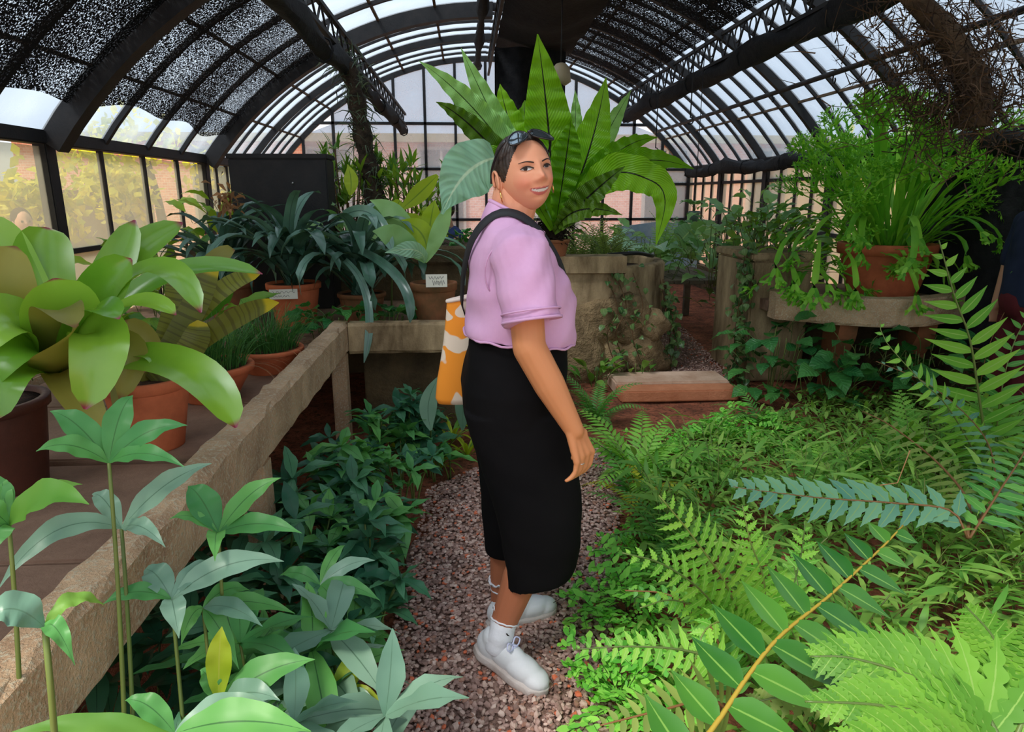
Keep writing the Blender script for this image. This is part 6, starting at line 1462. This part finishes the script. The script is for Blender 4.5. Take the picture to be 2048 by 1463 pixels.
stalk('stalk with bluish leaves leaning toward the gravel', (640, 1170, 1.5), (-.42, 1.35, 0), [(750, 1120, .05, .024, 'costus_blue'), (760, 1200, -.04, .026), (680, 1240, -.08, .024), (560, 1150, .04, .024), (600, 1230, -.06, .022, 'costus_dark'), (690, 1090, .1, .02)])
stalk('near blurred stalk at the lower left corner', (90, 1255, .62), (-.5, .5, 0), [(-30, 1250, -.02, .022, 'costus_blue'), (150, 1330, -.02, .012), (210, 1210, .04, .010, 'grass')])

# ================================================================== FERN BED RIGHT OF THE PATH
def in_bed(x, y):
    l, r = path_edges(y)
    return x > r + .02 and x < 3.55 and not (y > 4.1 and x < 2.3) and not (x > 1.9 and y > 4.55)
# low tangle of small leaves: uncountable
rg = np.random.default_rng(101); mb = MB(); cnt = 0
while cnt < 12000:
    y = rg.uniform(.9, 4.5) if rg.random() < .8 else rg.uniform(2.5, 4.5); x = rg.uniform(.4, 3.5)
    if not in_bed(x, y): continue
    l, r = path_edges(y); edge = min(1, (x - r) / .35)
    h = (.05 + .30 * edge * (0.35 + .65 * rg.random())) * np.interp(y, [1, 2.6, 3.4, 4.5], [1.0, 1.0, .65, .45]); z = h * rg.uniform(.25, 1) 
    a = rg.uniform(0, 6.28); L = rg.uniform(.035, .085); e = rg.uniform(-20, 50)
    p = arch(L, e, 60, 4, az=a) + np.array([x, y, z])
    mb.ribbon(p, np.array([.25, 1, .8, .05]) * L * rg.uniform(.10, .2), UP, .2, rnd=rg.random()); cnt += 1
gc = mb.build('ground_cover', M['grass']); gc['kind'] = 'stuff'; tag(gc, 'low tangle of small green leaves covering the fern bed', 'ground cover')
# bamboo-like grasses
bam = [leafmesh('leaf', L, W, M['grass'], .3, e, d, .2, 0, 1, 6) for L, W, e, d in ((.13, .009, 35, 50), (.16, .011, 20, 60), (.11, .012, 50, 50), (.14, .008, 5, 50))]
def bamboo_grass(loc, h, seed, group):
    wh = min((((.7, 1.3), 'around the holly fern'), ((.9, 2.0), 'around the soft lime-green fern'), ((2.0, 1.95), 'around the bluish leathery fern'), ((2.7, 2.9), 'around the tall sword fern'), ((1.4, 2.9), 'around the maidenhair ferns')), key=lambda q: (q[0][0] - loc[0]) ** 2 + (q[0][1] - loc[1]) ** 2)[1]
    rg = np.random.default_rng(seed); t = thing('bamboo_sprig', 'thin-stemmed bamboo-like plant with short lance leaves ' + wh, 'plant', loc, group + ' ' + wh)
    for k in range(3):
        a = rg.uniform(0, 6.28); tip = np.array([.14 * cos(a), .14 * sin(a), h * rg.uniform(.7, 1.1)]); P = bez((0, 0, 0), (tip[0] * .2, tip[1] * .2, h * .6), tip, 8)
        MB().tube(P, .002, 3).build('stem', M['stem'], t)
        for i in range(6): inst(bam[(i + k) % 4], 'leaf', t, P[2 + i % 6], (rg.normal() * .3, radians(rg.uniform(-15, 15)), a + (i % 2 * 2 - 1) * 1.1 + rg.normal() * .5), rg.uniform(.7, 1.2))
n = 0
while n < 120:
    y = rg.uniform(1.0, 3.3); x = rg.uniform(.75, 3.2)
    if not in_bed(x, y) or x < path_edges(y)[1] + .18 or x > .3 + y * 1.25: continue
    bamboo_grass((x, y, 0), rg.uniform(.28, .46), 300 + n, 'bamboo-like plants'); n += 1
# maidenhair ferns
def maiden(seed, L=.3, nb=7, r=.011):
    rg = np.random.default_rng(seed); mb = MB(); p = arch(L, 60, 95, 12, 1.3); mb.tube(p, .0012, 3, mat=1)
    for i in range(nb):
        q = p[3 + i * 8 // nb]; s = 1 if i % 2 else -1; d = np.array([.5, s * .8, -.05]); l = L * .34 * (1 - i / nb * .6)
        mb.tube([q, q + d * l * .5, q + d * l - UP * l * .25], .0008, 3, mat=1)
        for j in range(7):
            c = q + d * l * (j + .8) / 7 - UP * l * .25 * ((j + .8) / 7) ** 2; o = (j % 2 * 2 - 1); u = np.array([.5 * o, .3 * o, 0]) + rg.normal(size=3) * .15
            k = 6; th = np.linspace(-1.1, 1.1, k); u /= np.linalg.norm(u); v = np.cross(UP + rg.normal(size=3) * .3, u); rr = r * rg.uniform(.7, 1.2)
            mb.add([c] + [c + rr * 1.6 * (u * cos(t) + v * sin(t)) for t in th], [(0, m + 1, m + 2) for m in range(k - 1)], rnd=rg.random())
    return mb.mesh('frond', [M['maiden'], M['darkstem']])
mh = [maiden(i, L, r=r) for i, (L, r) in enumerate(((.3, .012), (.24, .011), (.34, .013), (.27, .012)))]
for i, (px, py, z, n, s, lab) in enumerate(((1255, 1240, .0, 14, .95, 'maidenhair fern with round leaflets leaning over the gravel by the trouser hem'), (1245, 1420, 0, 16, .8, 'dense maidenhair fern at the gravel edge in the near corner'), (1290, 1130, 0, 10, .8, 'small maidenhair fern behind the trouser leg'), (1330, 900, 0, 14, .8, 'bright maidenhair fern beside the red earth'), (1440, 885, 0, 16, .9, 'bright maidenhair fern in front of the step'), (1560, 900, 0, 14, .9, 'bright maidenhair fern in front of the dark shrubs'), (1430, 960, 0, 14, .9, 'maidenhair fern between the step and the bluish frond'), (1680, 930, 0, 14, .9, 'maidenhair fern in the middle of the bed'))):
    p = atZ(px, py, z); fern('maidenhair_fern', lab, tuple(p), mh, n, seed=400 + i, scale=s * 1.15, tilt=25)
# small ferns near the hand and by the wall
sm = [frond_mesh('frond', .5, 17, .10, .010, [M['fern2'], M['stem']], e, d, seed=i, nseg=6, n=12) for i, (e, d) in enumerate(((65, 90), (50, 80), (75, 70)))]
smb = [frond_mesh('frond', .5, 17, .11, .012, [M['fern'], M['stem']], e, d, seed=i, nseg=6, n=12) for i, (e, d) in enumerate(((65, 90), (50, 80), (75, 70)))]
smy = [frond_mesh('frond', .42, 16, .085, .011, [M['fern_yel'], M['brownstem']], 55, 100, seed=9, nseg=6, n=12)] 
lf = [frond_mesh('frond', .5, 15, .15, .021, [M['fern'], M['stem']], e, d, 'lobed', seed=i + 20, nseg=21, n=12) for i, (e, d) in enumerate(((65, 85), (50, 80), (75, 75)))]
fern('sword_fern', 'small dark fern between the basin rocks and the step', tuple(atZ(1190, 850, 0)), sm, 13, seed=1, scale=.85)
fern('sword_fern', 'fresh fern arching behind the hanging hand', tuple(atZ(1275, 975, 0)), smb, 14, seed=2, scale=1.15)
fern('sword_fern', 'yellowing fern next to the fingers', tuple(atZ(1275, 1015, 0)), smy + sm[:1], 9, seed=3, scale=.95)
fern('sword_fern', 'small upright fern in front of the broad-leaved shrubs', tuple(atZ(1522, 868, 0)), sm, 7, seed=4, scale=.9, tilt=8)
fern('sword_fern', 'fern at the foot of the corbel parapet', (.55, 5.0, 0), sm, 12, seed=5, scale=.9)
fern('soft_fern', 'soft bright fern deep in the bed below the curved bench', tuple(atZ(1820, 960, 0)), lf, 10, seed=6, scale=1.0)
fern('soft_fern', 'soft bright fern near the path end of the bed', tuple(atZ(1650, 1010, 0)), lf, 9, seed=7, scale=.8)
fern('soft_fern', 'soft bright fern beside the visitor in maroon trousers', tuple(atZ(1960, 900, 0)), lf, 10, seed=8, scale=1.1)
fern('sword_fern', 'dark sword fern between gravel and the holly fern', tuple(atZ(1350, 1120, 0)), sm, 11, seed=9, scale=.9)
# --- large ferns authored frond by frond
f1 = thing('holly_fern', 'dark glossy holly fern with a yellow stem and broad leaflets', 'fern', (.52, .92, 0))
hero_frond(f1, [(1330, 1560, .95), (1420, 1463, 1.02), (1500, 1345, 1.12), (1562, 1270, 1.2), (1662, 1188, 1.32), (1762, 1096, 1.46), (1806, 1050, 1.52)], 10, .15, .036, M['holly'], M['yellowstem'], 'cam', split=True, lean=.15, droop=.15, rr=.0055, prof=lambda t: .62 + .5 * sin(pi * min(1, t * .95 + .1)) - .25 * t, nseg=9, mixup=.2, seed=5, fold=.25)
f2 = thing('soft_fern', 'soft lime-green fern with finely cut fronds over the gravel edge', 'fern', (.62, 1.75, 0))
for pts, n, pl in (([(1500, 1330, 1.6), (1462, 1190, 1.5), (1395, 1085, 1.44), (1318, 990, 1.4)], 19, .175), ([(1510, 1330, 1.62), (1530, 1180, 1.6), (1500, 1080, 1.6), (1485, 1010, 1.62)], 17, .12), ([(1500, 1330, 1.6), (1420, 1200, 1.45), (1330, 1130, 1.38), (1245, 1105, 1.34)], 17, .11), ([(1510, 1335, 1.6), (1460, 1250, 1.42), (1410, 1260, 1.36), (1385, 1340, 1.32)], 15, .10), ([(1510, 1330, 1.65), (1575, 1200, 1.65), (1600, 1120, 1.68), (1610, 1050, 1.7)], 16, .12), ([(1500, 1330, 1.6), (1440, 1240, 1.5), (1350, 1200, 1.44), (1280, 1215, 1.4)], 16, .09)):
    hero_frond(f2, pts, n, pl, .019, M['fern'], M['stem'], shape='lobed', nseg=21, lean=.35, droop=.2, mixup=.15, seed=n + int(pl * 100))
f3 = thing('sword_fern', 'bright sword fern frond pointing across the gravel with tidy leaflets', 'fern', tuple(atZ(1470, 1463, 0.0)))
hero_frond(f3, [(1480, 1420, 1.3), (1440, 1330, 1.32), (1370, 1300, 1.34), (1260, 1292, 1.36), (1148, 1298, 1.38)], 15, .085, .0125, M['fern'], M['stem'], split=True, lean=.12, droop=.12, mixup=.2, nseg=8, prof=lambda t: (1 - t) ** .75 + .06, start=.2, shape='toothed', seed=3)
hero_frond(f3, [(1480, 1440, 1.25), (1420, 1400, 1.2), (1320, 1420, 1.15), (1200, 1450, 1.12)], 14, .1, .012, M['fern_dull'], M['brownstem'], split=True, lean=.1, droop=.1, mixup=.2, nseg=8, prof=lambda t: (1 - t) ** .6 + .06, start=.15, seed=4)
hero_frond(f3, [(1480, 1420, 1.35), (1420, 1250, 1.45), (1340, 1190, 1.5), (1250, 1180, 1.52)], 14, .07, .012, M['fern2'], M['brownstem'], lean=.15, droop=.3, nseg=7, seed=6)
f4 = thing('polystichum_fern', 'bluish leathery fern with toothed leaflets lying across the bed', 'fern', (2.05, 1.95, 0))
hero_frond(f4, [(1935, 1075, 1.9), (1900, 1020, 1.95), (1780, 1005, 2.0), (1640, 995, 2.05), (1500, 978, 2.1), (1462, 972, 2.12)], 14, .095, .025, M['bluefern'], M['brownstem'], shape='toothed', nseg=9, lean=.45, droop=.15, mixup=.3, split=True, prof=lambda t: .8 + .3 * sin(pi * t) - .45 * t ** 4, seed=2)
hero_frond(f4, [(1935, 1075, 1.9), (1935, 1000, 2.1), (1870, 920, 2.4), (1780, 850, 2.7), (1725, 822, 2.85)], 18, .14, .02, M['fern_dull'], M['brownstem'], shape='toothed', nseg=9, lean=.35, droop=.3, mixup=.3, rr=.006, seed=3)
hero_frond(f4, [(1940, 1075, 1.9), (1990, 960, 2.2), (1960, 860, 2.6), (1860, 770, 2.9), (1752, 722, 3.0)], 18, .15, .024, M['bluefern'], M['brownstem'], shape='toothed', nseg=9, lean=.4, droop=.3, mixup=.4, seed=4)
hero_frond(f4, [(1940, 1075, 1.9), (2000, 980, 2.0), (2050, 900, 2.2), (2080, 820, 2.5)], 16, .15, .022, M['fern2'], M['brownstem'], shape='toothed', nseg=9, lean=.35, droop=.3, mixup=.3, seed=5)
f5 = thing('tall_sword_fern', 'tall sword fern rising in front of the curved bench with long leaflets', 'fern', (2.72, 2.9, 0))
hero_frond(f5, [(1985, 960, 2.9), (1962, 820, 2.9), (1940, 680, 2.9), (1910, 595, 2.92), (1878, 480, 2.95)], 14, .19, .026, M['fern'], M['stem'], split=True, lean=.3, droop=.15, mixup=.1, nseg=8, prof=lambda t: .35 + .75 * sin(pi * min(1, .25 + t * .62)) - .55 * t ** 3, seed=7, start=.1, rr=.007)
hero_frond(f5, [(1985, 970, 2.9), (1900, 820, 2.75), (1840, 760, 2.7), (1770, 680, 2.75), (1760, 640, 2.8)], 16, .15, .018, M['fern'], M['stem'], lean=.3, droop=.2, nseg=8, seed=8)
hero_frond(f5, [(1985, 970, 2.9), (2000, 800, 2.9), (2030, 680, 2.95), (2080, 600, 3.0)], 16, .17, .018, M['fern2'], M['stem'], lean=.3, droop=.2, nseg=8, seed=9)
f6 = thing('broad_cut_fern', 'large bright fern with broad cut fronds beside the holly fern', 'fern', (.95, .72, 0))
for pts, n, pl, mt, sd in (([(2010, 1500, .95), (1960, 1420, 1.0), (1820, 1350, 1.06), (1700, 1315, 1.1), (1620, 1312, 1.12)], 11, .17, 'fern_near', 1), ([(2010, 1500, .95), (1900, 1440, .96), (1760, 1410, .98), (1610, 1402, 1.0)], 11, .12, 'fern_near', 2), ([(2010, 1500, 1.0), (1850, 1380, 1.1), (1680, 1370, 1.16), (1480, 1410, 1.2)], 12, .13, 'fern_dull', 3), ([(2020, 1500, .95), (2020, 1380, 1.05), (1990, 1280, 1.15), (1930, 1210, 1.25)], 11, .15, 'fern_near', 4), ([(2020, 1500, .95), (2060, 1400, 1.0), (2080, 1300, 1.1), (2070, 1230, 1.2)], 10, .14, 'fern_near', 5), ([(2010, 1500, .95), (1900, 1480, .9), (1760, 1470, .88), (1640, 1490, .86)], 10, .11, 'fern_near', 6)):
    hero_frond(f6, pts, int(n * 1.5), pl, .026, M[mt], M['stem'], shape='lobed', nseg=21, lean=.45, droop=.2, mixup=.35, seed=sd, prof=lambda t: (1 - t) ** .7 + .05, rr=.005)
# wispy weeds with dry seed stalks
t = thing('dry_seed_stalk', 'thin dry seed stalk standing by the maroon trousers', 'weed', tuple(atZ(1945, 860, 0)))
P = poly([np.array(atZ(1945, 860, 0)), atY(1975, 700, 3.8), atY(2020, 600, 3.75), atY(2030, 540, 3.75)], 12) - np.array(t.location); MB().tube(P, .003, 4).build('stalk', M['dry'], t)
for i in range(8): inst(bam[i % 4], 'seed_leaf', t, P[4 + i % 8], (0, .2, i * 2.3), .35)
t = thing('dry_straw', 'pale bent straw lying over the bluish fern', 'straw', tuple(atY(1805, 950, 1.95))); q = np.array(t.location)
MB().tube(np.array([atY(1820, 900, 1.95), atY(1795, 965, 1.94), atY(1760, 970, 1.94)]) - q, .002, 4).build('stalk', M['dry'], t)
